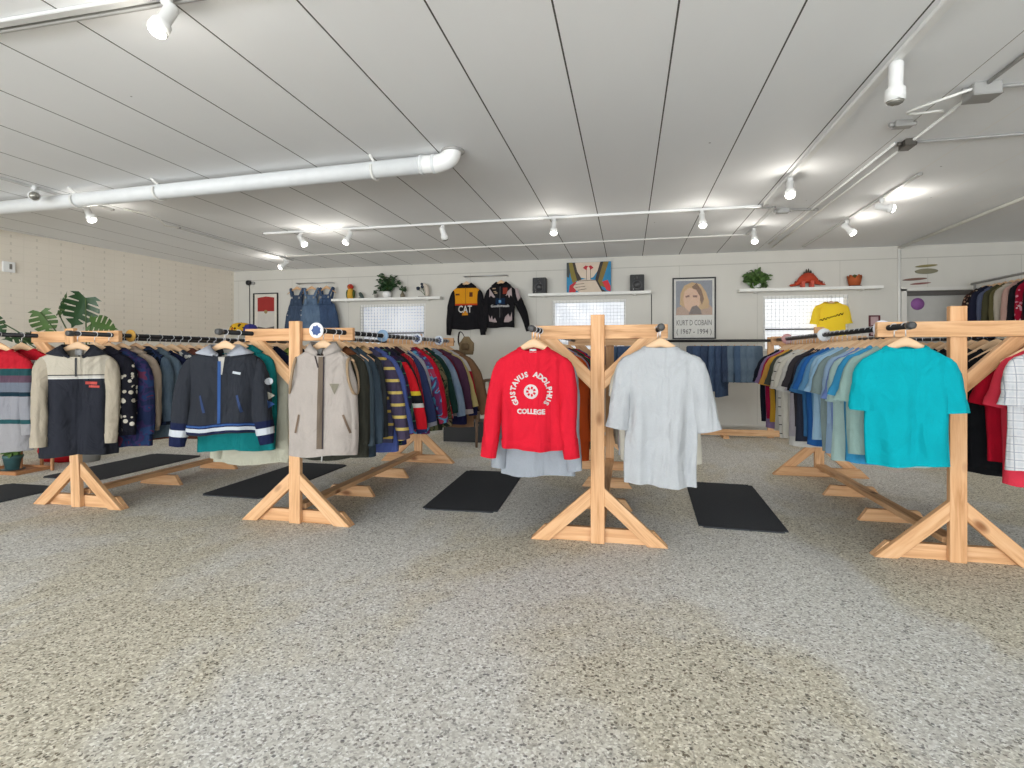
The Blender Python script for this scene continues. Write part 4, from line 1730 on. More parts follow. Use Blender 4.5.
def mat_(cx, cy, w, l, rz, label):
    bm = bmesh.new()
    box(bm, -w / 2, w / 2, -l / 2, l / 2, 0, .009)
    bmesh.ops.bevel(bm, geom=[e_ for e_ in bm.edges if abs(e_.verts[0].co.z - e_.verts[1].co.z) > .005], offset=.03, segments=4, affect='EDGES')
    NOSM.add(id(bm))
    o = obj('floor_mat', bm, MAT, loc=(cx, cy, .0005), rot=(0, 0, math.radians(rz)))
    tag(o, label, 'mat', 'black mats between the racks')


mat_(-1.31, 4.66, .6, 1.42, 2.5, 'black floor mat between the vest rack and the red sweatshirt')
mat_(.80, 4.62, .58, 1.38, -2, 'black floor mat right of the middle rack, below the white tee')
mat_(-3.30, 4.64, .6, 1.42, 0, 'black floor mat between the two left racks, partly behind an upright')
mat_(-5.32, 4.82, .68, 1.3, 0, 'black floor mat left of the leftmost rack, farther of two there')
mat_(-5.34, 3.22, .64, 1.36, 0, 'black floor mat at the left edge, nearer of two there')

# ------------------------------------------------------------ things along the back wall
def frame(name, label, cat, x0, x1, z0, z1, m, w=.02, y=YW):
    cx, cz = (x0 + x1) / 2, (z0 + z1) / 2
    e = empty(name, (cx, y, cz), label, cat)
    hx, hz = (x1 - x0) / 2, (z1 - z0) / 2
    bm = bmesh.new()
    box(bm, -hx, hx, -.03, -.002, hz - w, hz)
    box(bm, -hx, hx, -.03, -.002, -hz, -hz + w)
    box(bm, -hx, -hx + w, -.03, -.002, -hz + w, hz - w)
    box(bm, hx - w, hx, -.03, -.002, -hz + w, hz - w)
    flat(obj('frame', bm, m, e))
    return e, hx, hz


def art(parent, name, pts, c, y=-.012, rough=.5):
    bm = bmesh.new()
    poly(bm, [(x, y, z) for x, z in pts])
    o = obj(name, bm, plain('ink', c, rough, .3, 0, .05) if not isinstance(c, bpy.types.Material) else c, parent)
    return flat(o)


def rect(x0, x1, z0, z1):
    return [(x0, z0), (x1, z0), (x1, z1), (x0, z1)]


def ell(cx, cz, a, b_, n=20):
    return [(cx + a * math.cos(2 * PI * k / n), cz + b_ * math.sin(2 * PI * k / n)) for k in range(n)]


# poster with a red and cream block (plain stand-in)
a, b_ = PY(254, 293.5, YW), PY(278.5, 331.5, YW)
e, hx, hz = frame('framed_poster', 'black-framed poster with a red block above cream, left end of back wall', 'poster', a.x, b_.x, b_.z - .06, a.z, BLACK, .018)
art(e, 'paper', rect(-hx, hx, -hz, hz), (222, 216, 204), -.008)
ew = hx * .68
art(e, 'red_block', [(-ew, hz * .12), (ew, hz * .12), (ew, hz * .78), (0, hz * .84), (-ew, hz * .78)], (158, 44, 40), -.010)
art(e, 'cream_block', [(-ew, -hz * .72), (0, -hz * .8), (ew, -hz * .72), (ew, hz * .12), (-ew, hz * .12)], (206, 200, 192), -.0095)
art(e, 'grey_band', [(-ew, -hz * .72), (0, -hz * .8), (ew, -hz * .72), (ew, -hz * .6), (0, -hz * .68), (-ew, -hz * .6)], (90, 88, 88), -.011)
art(e, 'gold_disc', ell(0, hz * .1, ew * .2, ew * .2), (150, 128, 84), -.0115)

# little round sensor with a cable left of it
p = PY(249.5, 283, YW)
e = empty('wall_sensor', (p.x, YW, p.z), 'small round black sensor with cable above the red and cream poster', 'sensor')
bm = bmesh.new()
tube(bm, [(0, 0, 0), (0, -.05, 0), (0, -.06, 0)], [.05, .05, .04], 18)
obj('sensor_head', bm, BLACK, e)
bm = bmesh.new()
tube(bm, [(.1, 0, -.01), (.1, -.04, -.01)], .03, 12)
obj('small_knob', bm, GREYM, e)
obj('cable', tubebm([(.01, -.012, -.05), (.015, -.012, -.9)], .007, 6), BLKMAT, e)

# overalls on a wall rod
def wall_rod(px0, px1, py, label, stand=.13):
    a, b_ = PY(px0, py, YW - stand), PY(px1, py, YW - stand)
    e = empty('wall_rod', ((a.x + b_.x) / 2, YW, a.z), label, 'rod')
    h = (b_.x - a.x) / 2
    dz = (b_.z - a.z) / 2
    obj('bar', tubebm([(-h, -stand, 0), (h, -stand, 0)], .009, 8), STEEL, e)
    for s in (-1, 1):
        obj('bracket', tubebm([(s * h, -stand, 0), (s * h, -.004, 0)], .008, 8), STEEL, e)
    return a.z


rz_ = wall_rod(296, 331, 283.5, 'thin wall rod holding three denim bib overalls')


def overalls(px, label, cl, w, lean, y, buttons=True):
    x = PY(px, 290, y).x
    Tb = Torso(w * .42, w * .5, .62, .05, w * .36, .03, zt=-.40, slope=.05, drop=-.02, fold=.006, seed=int(px), flare=.06)
    o = obj('bib_overalls', Tb.mesh(n=18), fabric(cl), loc=(x, y, rz_), rot=(0, 0, lean))
    tag(o, label, 'overalls', 'denim bib overalls on the wall rod')
    # bib: raised front panel
    bm = bmesh.new()
    rows = []
    for k in range(6):
        t = k / 5
        hw = w * (.34 - .12 * t)
        rows.append([(u * hw, -.038 - .012 * (1 - u * u), -.43 + .2 * t) for u in [-1 + 2 * j / 8 for j in range(9)]] +
                    [(u * hw, -.030 - .012 * (1 - u * u), -.43 + .2 * t) for u in [1 - 2 * j / 8 for j in range(9)]])
    loft(bm, rows, True, True, True)
    obj('bib', bm, fabric(cl), o)
    for s in (-1, 1):
        bm = bmesh.new()
        tube(bm, [(s * w * .18, -.048, -.27), (s * w * .26, -.036, -.17), (s * w * .32, -.0, -.095), (s * w * .27, .035, -.16), (s * w * .14, .035, -.42)], .024, 8, squash=.35, k=3)
        obj('strap', bm, fabric(cl), o)
        obj('buckle', boxbm(s * w * .18 - .016, s * w * .18 + .016, -.066, -.056, -.30, -.26, .002), STEEL, o)
    bm = bmesh.new()
    box(bm, -w * .13, w * .13, -.056, -.05, -.40, -.30, .002)
    obj('bib_pocket', bm, fabric(cl), o)
    for k in range(2):
        bm = bmesh.new()
        ball(bm, (-w * .40, -.055, -.52 - .09 * k), .013, (1, .4, 1), 1)
        obj('side_button', bm, tagm, o)
    hanger((x, y, rz_), lean, 'wooden hanger under the straps of the ' + ' '.join(label.split()[:3]), 'hangers of the bib overalls', HWOOD2)


overalls(297, 'dark denim bib overalls, leftmost of three on the wall rod', ('d', (36, 54, 80), (50, 70, 98)), .40, .1, YW - .13)
overalls(311.5, 'light denim bib overalls, middle of three on the wall rod', ('d', (82, 106, 136), (104, 128, 154)), .46, 0, YW - .13)
overalls(326.5, 'deep blue denim bib overalls, right of three on the wall rod', ('d', (32, 56, 92), (48, 76, 114)), .46, -.1, YW - .13)

# the two racing jackets
rz2 = wall_rod(464, 507, 276.5, 'thin wall rod holding the two racing jackets', .12)
jy = YW - .12
T = Torso(.245, .255, .80, .055, .085, .05, drop=.05, vpow=2.0, fold=.008, seed=71, slope=.10)
jx = PY(466.5, 300, jy).x
BLKC = S(30, 29, 32)
o, tr, SL = hero('racing_jacket', 'jacket', 'black and yellow racing jacket hanging on the back wall', T, ('h', (0, (30, 29, 32)), (.18, (228, 156, 34)), (.455, (208, 74, 36)), (.485, (30, 29, 32))), (jx, jy, rz2 - .03), 0,
                 slv=('h', (0, (30, 29, 32)), (.9, (30, 29, 32))), slen=.80, spread=(.05, .05), fat=1.35, seed=4, hlabel='wooden hanger inside the black and yellow racing jacket')
obj('collar', T.collar(.03, .016, .5, .2), fabric(BLKC), o)
patch(o, tr, 'zipper', [strip(0, -.17, 0, -.48, .008)], fabric(S(150, 100, 40)))
for P_ in (rect(-.19, -.11, -.31, -.28), rect(.07, .13, -.34, -.26)):
    patch(o, tr, 'chest_logo', [P_], fabric(S(110, 62, 40)))
bm = join_bm(bmesh.new(), text_bm('CAT', .15, .003), Matrix.Diagonal((.86, 1, 1.15, 1)) @ Matrix.Translation((-.01, 0, -.535)))
cut_fine(bm, .02)
drape(bm, tr, .006)
obj('lettering', bm, fabric(S(236, 232, 226)), o)
patch(o, tr, 'lettering_triangle', [[(-.065, -.665), (.05, -.665), (.045, -.63), (-.008, -.585), (-.058, -.63)]], fabric(S(224, 150, 44)), .005)

T = Torso(.24, .25, .77, .06, .085, .05, drop=.06, vpow=2.0, fold=.008, seed=77, slope=.10)
jx = PY(501.5, 300, jy).x
o, tr, SL = hero('racing_jacket', 'jacket', 'black racing jacket with pale flame shapes hanging on the back wall', T, BLKC, (jx, jy - .03, rz2 - .03), -3,
                 slen=.74, spread=(.03, .24), fat=1.3, seed=6, hlabel='wooden hanger inside the black flame racing jacket')
obj('collar', T.collar(.03, .016, .5, .2), fabric(BLKC), o)
FLM = fabric(S(206, 186, 186))
FL_ = [
    [(-.2, -.2), (-.13, -.3), (-.09, -.36), (-.12, -.37), (-.17, -.33), (-.2, -.36)], [(.2, -.2), (.13, -.27), (.1, -.35), (.135, -.32), (.16, -.38), (.185, -.33), (.21, -.36)],
    [(-.21, -.66), (-.2, -.78), (-.1, -.80), (-.05, -.80), (-.09, -.72), (-.13, -.76), (-.15, -.68), (-.18, -.74)], [(.21, -.62), (.18, -.72), (.145, -.65), (.12, -.75), (.09, -.71), (.07, -.80), (.15, -.80), (.215, -.77)]]
for P_ in FL_:
    patch(o, tr, 'flame', [P_], FLM, .005)
patch(o, tr, 'chest_patch', [rect(.05, .13, -.31, -.2)], fabric(S(150, 62, 48)), .005)
patch(o, tr, 'chest_badges', [rect(-.14, -.08, -.22, -.2), rect(-.1, -.05, -.3, -.28), rect(-.12, -.07, -.27, -.255)], fabric(S(198, 170, 140)), .005)
patch(o, tr, 'blue_panel', [rect(-.08, .09, -.49, -.38)], fabric(S(26, 46, 74)), .004)
patch(o, tr, 'emblem', [rect(-.022, .022, -.46, -.415)], fabric(S(120, 170, 214)), .007)
patch(o, tr, 'zipper', [strip(0, -.15, 0, -.72, .007)], fabric(S(120, 120, 120)), .006)
bm = join_bm(bmesh.new(), text_bm('Goodwrench', .062, .002), Matrix.Translation((-.005, 0, -.535)))
cut_fine(bm, .02)
drape(bm, tr, .006)
obj('lettering', bm, fabric(S(230, 228, 226)), o)
st = bvh_of(SL[1][0].data)
bm = bmesh.new()
for P in ([(.25, -.2), (.31, -.22), (.36, -.38), (.33, -.34), (.32, -.44), (.29, -.36)],):
    poly(bm, [(x, 0, z) for x, z in P])
cut_fine(bm, .02)
drape(bm, st, .005)
obj('sleeve_flames', bm, FLM, SL[1][0])

# tan bag hanging off the back end of the second rack
q = PY(466.5, 346, RYF[1] + RLEN)
e = empty('cloth_bag', q + Vector((0, 0, .02)), 'small tan cloth bag hanging below the yellow and black racing jacket', 'bag')
BG = fabric(S(142, 122, 92))
Tb = Torso(.06, .1, .2, .045, .03, .02, zt=.1, slope=.04, drop=0, fold=.006, seed=4)
e.scale = (.85, .85, .85)
bm = Tb.mesh(n=14)
obj('pouch', bm, BG, e)
obj('front_pocket', boxbm(-.055, .055, -.075, -.05, -.08, .01, .012), fabric(S(120, 100, 74)), e)
obj('strap', tubebm([(-.02, 0, .08), (-.06, 0, .15), (-.10, .02, .16), (-.12, .03, .10), (-.12, .03, 0.03), (-.1, .02, -.02)], .011, 8, squash=.5, k=4), fabric(S(52, 44, 38)), e)
obj('bag_bottom', tubebm([(-.085, 0, -.098), (.085, 0, -.098)], .04, 10), BG, e)

# shelves
def shelf(px0, px1, py, label, depth=.2):
    y = YW - depth
    a, b_ = PY(px0, py, y), PY(px1, py, y)
    z = (PY((px0 + px1) / 2, py, y)).z
    e = empty('wall_shelf', ((a.x + b_.x) / 2, YW, z), label, 'shelf', 'white shelves above the windows')
    h = (b_.x - a.x) / 2
    flat(obj('shelf_board', boxbm(-h, h, -depth, -.001, -.045, 0, .004), WHITE, e))
    for x in (-h * .75, h * .75):
        bm = bmesh.new()
        box(bm, x - .015, x + .015, -depth * .7, -.001, -.06, -.045)
        flat(obj('bracket', bm, WHITE, e))
    return z


SZ1 = shelf(331, 440, 297.5, 'white wall shelf above the left window, holding plants')
SZ2 = shelf(528, 651, 292, 'white wall shelf above the middle window, holding two speakers')
SZ3 = shelf(739.5, 884, 287, 'white wall shelf above the right window, holding a dinosaur')
SY = YW - .11


def leafq(bm, base, d, n, L, w, bend=.25):
    """one pointed leaf"""
    d = d.normalized()
    s = d.cross(n).normalized()
    n = s.cross(d).normalized()
    prev = None
    for i, (t, ww) in enumerate(((0, .08), (.3, .85), (.6, .9), (.85, .45), (1, .02))):
        c = base + d * (L * t) - n * (bend * L * t * t)
        row_ = [bm.verts.new(c - s * w * ww / 2 + n * w * .1 * ww), bm.verts.new(c), bm.verts.new(c + s * w * ww / 2 + n * w * .1 * ww)]
        if prev:
            for k in range(2):
                bm.faces.new((prev[k], prev[k + 1], row_[k + 1], row_[k]))
        prev = row_


def bush(e, z0, r, h, nst, nlf, L, w, seed, trail=False, m=LEAF):
    rr = random.Random(seed)
    fb, sb = bmesh.new(), bmesh.new()
    hz_ = h * (.5 if not trail else .62)
    cz = z0 + (h * .52 if not trail else h * .28)
    for i in range(nst):
        while True:
            u = Vector((rr.uniform(-1, 1), rr.uniform(-1, 1), rr.uniform(-1, 1)))
            if .12 < u.length < 1:
                break
        u *= u.length ** -.45
        tip = Vector((u.x * r, u.y * r * .65, cz + u.z * hz_))
        mid = Vector((tip.x * .35, tip.y * .35, z0 + max(.02, (tip.z - z0) * .55 + (.05 if trail else 0))))
        tube(sb, [(0, 0, z0 - .012), tuple(mid), tuple(tip)], .0042, 5, k=3)
        for j in range(nlf):
            t = rr.uniform(.45, 1)
            b_ = mid * (2 * (1 - t) * t) + tip * (t * t) + Vector((0, 0, z0)) * (1 - t) ** 2
            d = Vector((rr.uniform(-1, 1) + u.x * .5, rr.uniform(-1, .6), rr.uniform(-.6, .8)))
            leafq(fb, b_, d, Vector((rr.uniform(-.4, .4), -.8, .8)), L * rr.uniform(.7, 1.2), w * rr.uniform(.8, 1.15))
    for bb in (fb, sb):
        for v in bb.verts:
            v.co.y = min(v.co.y, .095)
    obj('stems', sb, STEM, e)
    return obj('foliage', fb, m, e)


def pot(e, r, h, m, name='pot', rim=True):
    bm = bmesh.new()
    pr = [(.001, 0), (r * .72, 0), (r * .95, h * .8), (r * 1.0, h * .82), (r * 1.0, h), (r * .88, h), (r * .85, h * .86), (.001, h * .85)] if rim else [(.001, 0), (r * .7, 0), (r, h * .45), (r * .95, h * .8), (r * .8, h), (r * .72, h), (r * .7, h * .9), (.001, h * .88)]
    lathe(bm, pr, 20)
    return obj(name, bm, m, e)


def onshelf(px, z):
    return (PY(px, 290, SY).x, SY, z)


e = empty('potted_plant', onshelf(387, SZ1), 'tall leafy plant in a round white pot on the left shelf', 'plant')
pot(e, .08, .12, GLOSSW, rim=False)
bush(e, .1, .24, .36, 40, 5, .08, .048, 5, m=LEAFD)
e = empty('potted_plant', onshelf(376, SZ1), 'small sprig in a glass pot, left of the white pot on the shelf', 'plant')
pot(e, .04, .08, plain('clear_grey_pot', (168, 164, 156), .3))
bush(e, .07, .06, .10, 5, 4, .05, .03, 8, m=LEAFD)
e = empty('potted_plant', onshelf(402.5, SZ1), 'little plant in a bottle vase, right of the white pot on the shelf', 'plant')
bm = bmesh.new()
lathe(bm, [(.001, 0), (.04, 0), (.042, .05), (.015, .1), (.015, .13), (.001, .13)], 16)
obj('vase', bm, plain('smoky_vase', (120, 112, 92), .25), e)
bush(e, .12, .09, .08, 6, 4, .06, .04, 9, m=LEAFD)
e = empty('figurine', onshelf(350.5, SZ1), 'red, yellow and green bird figurine at the left end of left shelf', 'figurine')
bm = bmesh.new()
tube(bm, [(0, 0, 0), (0, 0, .05), (0, 0, .13), (0, -.005, .19)], [.05, .06, .055, .04], 14, k=3)
obj('body', bm, plain('yellow_plush', (206, 160, 54), .8), e)
bm = bmesh.new()
ball(bm, (0, -.005, .225), .062, (1, .9, .85))
obj('head', bm, plain('red_plush', (186, 50, 36), .8), e)
bm = bmesh.new()
tube(bm, [(0, -.055, .22), (0, -.085, .21), (0, -.09, .19)], [.02, .014, .003], 8)
obj('beak', bm, plain('orange_beak', (214, 120, 40), .6), e)
for s in (-1, 1):
    bm = bmesh.new()
    ball(bm, (s * .065, 0, .09), .05, (.5, .6, 1.7))
    obj('wing', bm, plain('green_plush', (66, 84, 40), .8), e)
    bm = bmesh.new()
    ball(bm, (s * .025, -.05, .24), .009)
    obj('eye', bm, BLACK, e)
e = empty('figurine', onshelf(360.5, SZ1), 'small dark grey-green bird figurine beside the red-headed one', 'figurine')
bm = bmesh.new()
tube(bm, [(-.03, 0, .085), (-.01, 0, .10), (.015, 0, .06), (.05, 0, .02), (.08, 0, .003)], [.012, .026, .035, .022, .006], 12, k=3)
obj('body', bm, plain('slate_glaze', (70, 84, 78), .5), e)
obj('base', boxbm(-.03, .06, -.025, .025, 0, .02, .006), plain('dark_glaze', (58, 66, 66), .5), e)
e = empty('flower_sculpture', onshelf(424, SZ1), 'pale figure with dark blue flower balls at right end of left shelf', 'ornament')
bm = bmesh.new()
tube(bm, [(.06, 0, .012), (.065, 0, .08), (.05, 0, .16), (.02, 0, .22), (-.01, -.01, .2)], [.04, .035, .045, .03, .012], 14, k=3)
obj('figure', bm, plain('pale_ceramic', (206, 194, 180), .6), e)
obj('base', boxbm(-.1, .12, -.05, .05, 0, .014, .004), plain('dark_base', (72, 66, 60), .5), e)
for i, (x, z, r_) in enumerate(((-.11, .14, .035), (-.03, .17, .03), (-.04, .22, .025))):
    bm = bmesh.new()
    tube(bm, [(.02, 0, .03), (x * .4, 0, z * .7), (x, -.01, z)], .004, 5, k=3)
    s_ = obj('flower_stem', bm, STEM, e)
    bm = bmesh.new()
    ball(bm, (x, -.01, z + r_ * .6), r_)
    for v in bm.verts:
        v.co += (v.co - Vector((x, -.01, z + r_ * .6))) * .25 * noise.noise(v.co * 60)
    obj('flower_head', bm, plain('dark_blue_petal', (36, 46, 62), .7), s_)

# speakers
def speaker(px, label):
    e = empty('loudspeaker', onshelf(px, SZ2), label, 'speaker', 'black bookshelf speakers')
    flat(obj('cabinet', boxbm(-.115, .115, -.09, .09, 0, .27, .008), BLACK, e))
    for z, r_, nm in ((.1, .068, 'woofer'), (.205, .032, 'tweeter')):
        bm = bmesh.new()
        lathe(bm, [(r_ * 1.15, 0), (r_ * 1.15, .006), (r_, .008), (r_ * .8, -.004), (r_ * .4, -.016), (r_ * .3, -.006), (.001, -.002)], 24)
        c = obj(nm, bm, plain('cone', (56, 56, 58), .4, .5), e, loc=(0, -.091, z), rot=(PI / 2, 0, 0))
    bm = bmesh.new()
    ball(bm, (-.06, -.092, .03), .008)
    obj('power_light', bm, STEEL, e)


speaker(540, 'black speaker on the middle shelf, left of the pop-art canvas')
speaker(637, 'black speaker on the middle shelf, right of the pop-art canvas')

# pop-art canvas leaning on the wall
a, b_ = PY(566.5, 262.5, SY), PY(611, 290, SY)
hw, hh = (b_.x - a.x) / 2, (a.z - SZ2) / 2
e = empty('canvas_painting', ((a.x + b_.x) / 2, SY + .045, SZ2 + hh), 'pop-art canvas of red lips and a raised finger on the middle shelf', 'painting')
flat(obj('canvas', boxbm(-hw, hw, -.02, .015, -hh, hh, .002), plain('canvas_blue', (34, 128, 172), .6), e))


def cv(name, pts, c, k):
    art(e, name, [(u * hw, v * hh) for u, v in pts], c, -.0205 - k * .0004)


cv('dark_edge', [(-1, 1), (-.75, 1), (-.9, 0), (-1, .1)], (60, 66, 66), 0)
cv('hair', [(-.9, .99), (-.62, .99), (-.5, .35), (-.4, -.1), (-.72, -.35), (-.82, .1)], (130, 116, 42), 1)
cv('hair_shadow', [(-.74, .99), (-.58, .99), (-.46, .3), (-.3, -.2), (-.52, -.2), (-.62, .3)], (52, 42, 32), 2)
cv('hair', [(.5, .99), (.9, .99), (.72, .2), (.6, -.3), (.75, -.7), (.4, -.5), (.3, -.05), (.46, .3)], (126, 104, 40), 1)
cv('hair_shadow', [(.5, .99), (.66, .99), (.52, .3), (.42, -.25), (.62, -.8), (.9, -.98), (.62, -.98), (.35, -.6), (.3, -.1)], (48, 38, 32), 2)
cv('red_sleeve', [(-.9, -.98), (-.86, -.5), (-.6, -.25), (-.45, -.5), (-.62, -.98)], (186, 30, 40), 3)
cv('red_sleeve', [(.6, -.3), (.85, -.2), (.98, -.6), (.98, -.95), (.8, -.85)], (206, 34, 48), 3)
cv('face', [(-.62, .99), (.52, .99), (.4, .4), (.2, .0), (-.05, -.12), (-.35, .0), (-.52, .4)], (214, 196, 176), 4)
cv('hand', [(-.7, -.6), (-.5, -.2), (-.2, -.1), (.3, -.18), (.42, -.5), (.6, -.97), (-.4, -.97), (-.58, -.8)], (210, 192, 172), 5)
cv('lips', [(-.26, .62), (-.14, .78), (-.02, .72), (.1, .78), (.22, .62), (.08, .48), (-.12, .48)], (178, 24, 40), 6)
cv('finger', [(-.09, -.15), (-.08, .6), (-.02, .72), (.05, .6), (.08, -.15)], (220, 200, 182), 7)
for L_ in ([(-.1, -.15), (-.11, .5), (-.09, .5), (-.08, -.15)], [(.08, -.15), (.07, .55), (.09, .55), (.1, -.15)], [(-.5, -.2), (.3, -.18), (.3, -.21), (-.5, -.23)], [(-.62, -.42), (-.2, -.38), (-.2, -.41), (-.62, -.45)],
           [(-.6, -.62), (-.15, -.55), (-.15, -.58), (-.6, -.65)], [(-.5, -.8), (-.1, -.72), (-.1, -.75), (-.5, -.84)]):
    cv('ink_line', L_, (40, 34, 34), 8)

# portrait poster with lettering
a, b_ = PY(672.5, 277.5, YW - .02), PY(716, 339.5, YW - .02)
e, hx, hz = frame('framed_poster', 'black-framed portrait poster with grey lettering, right of the middle shelf', 'poster', a.x, b_.x, b_.z + .01, a.z - .01, BLACK, .022)
art(e, 'paper', rect(-hx, hx, -hz, hz), (206, 204, 196), -.008)
pz0, pz1 = -.22 * hz, .9 * hz
art(e, 'photo', rect(-.84 * hx, .84 * hx, pz0, pz1), (126, 130, 138), -.0085)


def pp(name, pts, c, k):
    art(e, name, [(u * hx, v * hz) for u, v in pts], c, -.009 - k * .0004)


pp('shoulders', [(-.84, -.22), (-.8, .02), (-.4, .12), (.3, .1), (.7, .12), (.84, .0), (.84, -.22)], (168, 140, 120), 1)
pp('hair', [(-.66, .12), (-.62, .5), (-.45, .74), (-.1, .85), (.3, .78), (.55, .52), (.7, .2), (.66, .0), (.3, -.05), (-.3, .0)], (186, 152, 106), 2)
pp('hair_shadow', [(-.1, .7), (.12, .82), (.34, .6), (.46, .3), (.36, .1), (.22, .4)], (112, 80, 52), 3)
pp('face', [(-.5, .3), (-.44, .55), (-.22, .68), (.1, .6), (.28, .38), (.26, .12), (.08, -.08), (-.2, -.12), (-.42, .02)], (206, 168, 140), 4)
pp('eye_shadow', [(-.4, .40), (-.22, .44), (-.2, .37), (-.38, .35)], (120, 84, 70), 5)
pp('eye_shadow', [(-.06, .42), (.16, .42), (.14, .35), (-.04, .36)], (120, 84, 70), 5)
pp('hand', [(-.25, -.2), (-.1, .05), (.12, .1), (.3, -.04), (.36, -.2)], (110, 96, 88), 6)
GT = plain('poster_grey_ink', (108, 104, 100), .6)
for txt, zz, sz in (('KURT D COBAIN', -.55, .125), ('( 1967 - 1994 )', -.83, .115)):
    bm = text_bm(txt, sz, .002)
    w_ = max(v.co.x for v in bm.verts) - min(v.co.x for v in bm.verts)
    for v in bm.verts:
        v.co.x *= hx * 1.62 / w_
        v.co.z += zz * hz
        v.co.y = -.0095
        v.co.z += 0
    obj('lettering', bm, GT, e)
mb = MB('poster_glass', .05, .5)
tr_ = mb.n('ShaderNodeBsdfTransparent')
gl_ = mb.n('ShaderNodeBsdfGlossy')
gl_.inputs['Roughness'].default_value = .3
mx_ = mb.n('ShaderNodeMixShader')
mx_.inputs[0].default_value = .012
mb.t.links.new(tr_.outputs[0], mx_.inputs[1])
mb.t.links.new(gl_.outputs[0], mx_.inputs[2])
mb.t.links.new(mx_.outputs[0], mb.N['Material Output'].inputs['Surface'])
flat(obj('glazing', boxbm(-hx + .022, hx - .022, -.02, -.018, -hz + .022, hz - .022), mb.m, e))

# shelf three: trailing plant, dinosaur, orange pot
e = empty('potted_plant', onshelf(757, SZ3), 'bushy trailing green plant at the left end of right shelf', 'plant')
pot(e, .07, .1, GLOSSW)
bush(e, .09, .21, .22, 60, 7, .075, .06, 14, True, LEAF)
e = empty('toy_dinosaur', onshelf(808, SZ3), 'orange-red spiky toy dinosaur on the right shelf', 'toy')
e.scale = (.75, .8, .82)
ORG = plain('orange_red_plush', (190, 72, 48), .75, .2, 0, .12)
bm = bmesh.new()
tube(bm, [(-.30, 0, .05), (-.22, 0, .075), (-.12, 0, .15), (0, 0, .19), (.1, 0, .15), (.2, 0, .085), (.33, 0, .05)], [.018, .035, .075, .1, .08, .035, .006], 18, k=4)
obj('body', bm, ORG, e)
bm = bmesh.new()
ball(bm, (-.31, 0, .052), .032, (1.4, .8, .8))
obj('head', bm, ORG, e)
for x, yy in ((-.1, -.05), (-.1, .05), (.07, -.055), (.07, .055)):
    bm = bmesh.new()
    tube(bm, [(x, yy, .12), (x - .005, yy, .06), (x, yy, .0)], [.045, .035, .036], 12, k=2)
    obj('leg', bm, plain('salmon_plush', (206, 92, 76), .75), e)
for i in range(13):
    t = i / 12
    x = -.24 + .5 * t
    zb = .075 + .205 * math.exp(-((x + .0) / .155) ** 2)
    h_ = .045 + .045 * math.exp(-((x + .0) / .12) ** 2)
    b0 = slab([(x - .022, zb), (x + .022, zb), (x + .016, zb + h_ * .6), (x, zb + h_), (x - .016, zb + h_ * .6)], -.008, .008)
    obj('back_plate', b0, plain('dark_plate', (62, 50, 38) if abs(x) < .08 else (120, 44, 36), .7), e)
for x in (.27, .30):
    obj('tail_spike', tubebm([(x, 0, .06), (x + .015, 0, .11)], [.009, .001], 6), ORG, e)
e = empty('potted_plant', onshelf(854.5, SZ3), 'orange terracotta pot with a dark cactus on the right shelf', 'plant')
bm = bmesh.new()
n = 24
prof = [(.0, .001), (0, .068), (.07, .088), (.12, .1), (.12, .088), (.09, .08), (.09, .001)]
lathe(bm, [(r_, z) for z, r_ in prof], n)
for v in bm.verts:
    if v.co.z > .1:
        a = math.atan2(v.co.y, v.co.x)
        v.co.z += .06 * abs(math.cos(a * 2.5)) ** 2
obj('pot', bm, TERRA, e)
bm = bmesh.new()
ball(bm, (0, 0, .13), .05, (1, 1, 1.15))
for v in bm.verts:
    a = math.atan2(v.co.y, v.co.x)
    v.co.x *= 1 + .12 * math.cos(9 * a)
    v.co.y *= 1 + .12 * math.cos(9 * a)
obj('cactus', bm, plain('cactus_green', (78, 76, 40), .8), e)
obj('saucer', lathebm([(.001, 0), (.085, 0), (.1, .012), (.001, .012)], 20), plain('dark_saucer', (96, 56, 40), .7), e)

# yellow tee hung on the right window's grid
T = Torso(.2, .205, .62, .035, .085, .03, drop=.03, fold=.004, seed=91, slope=.055, zt=-.075)
pt = PY(831, 300, YW - .075)
yl = PY(831, 298.5, YW - .075).z + .02
o, tr, SL = hero('t_shirt', 't-shirt', 'yellow tee with black script, hung against the right window', T, S(255, 226, 62), (pt.x, YW - .075, yl), 0, 'tee', slen=.30, spread=(-.03, -.03), seed=8, hang=False)
hanger((pt.x, YW - .075, yl), 0, 'wooden hanger inside the yellow tee at the window', 'hangers of the display garments')
mb = MB('thin_yellow_jersey', .9, .1)
mb.color((255, 238, 84))
tl_ = mb.n('ShaderNodeBsdfTranslucent')
tl_.inputs[0].default_value = lin((255, 232, 76))
mx_ = mb.n('ShaderNodeMixShader')
mx_.inputs[0].default_value = .55
mb.t.links.new(mb.b.outputs[0], mx_.inputs[1])
mb.t.links.new(tl_.outputs[0], mx_.inputs[2])
mb.t.links.new(mx_.outputs[0], mb.N['Material Output'].inputs['Surface'])
for q in [o] + [x_[0] for x_ in SL]:
    q.material_slots[0].material = mb.m
obj('neckband', T.neckband(), fabric(S(226, 186, 40)), o)
bm = bmesh.new()
for k in range(34):
    t = k / 33
    x = -.165 + .32 * t
    z = -.36 + .10 * t + .018 * math.sin(t * 44) * (.6 + .4 * math.sin(t * 9))
    x2 = -.165 + .32 * (k + 1) / 33
    t2 = (k + 1) / 33
    z2 = -.36 + .10 * t2 + .018 * math.sin(t2 * 44) * (.6 + .4 * math.sin(t2 * 9))
    poly(bm, [(px_, 0, pz_) for px_, pz_ in strip(x - .002, z, x2 + .002, z2, .013)])
drape(bm, tr, .004)
obj('script_print', bm, fabric(S(40, 34, 20)), o)
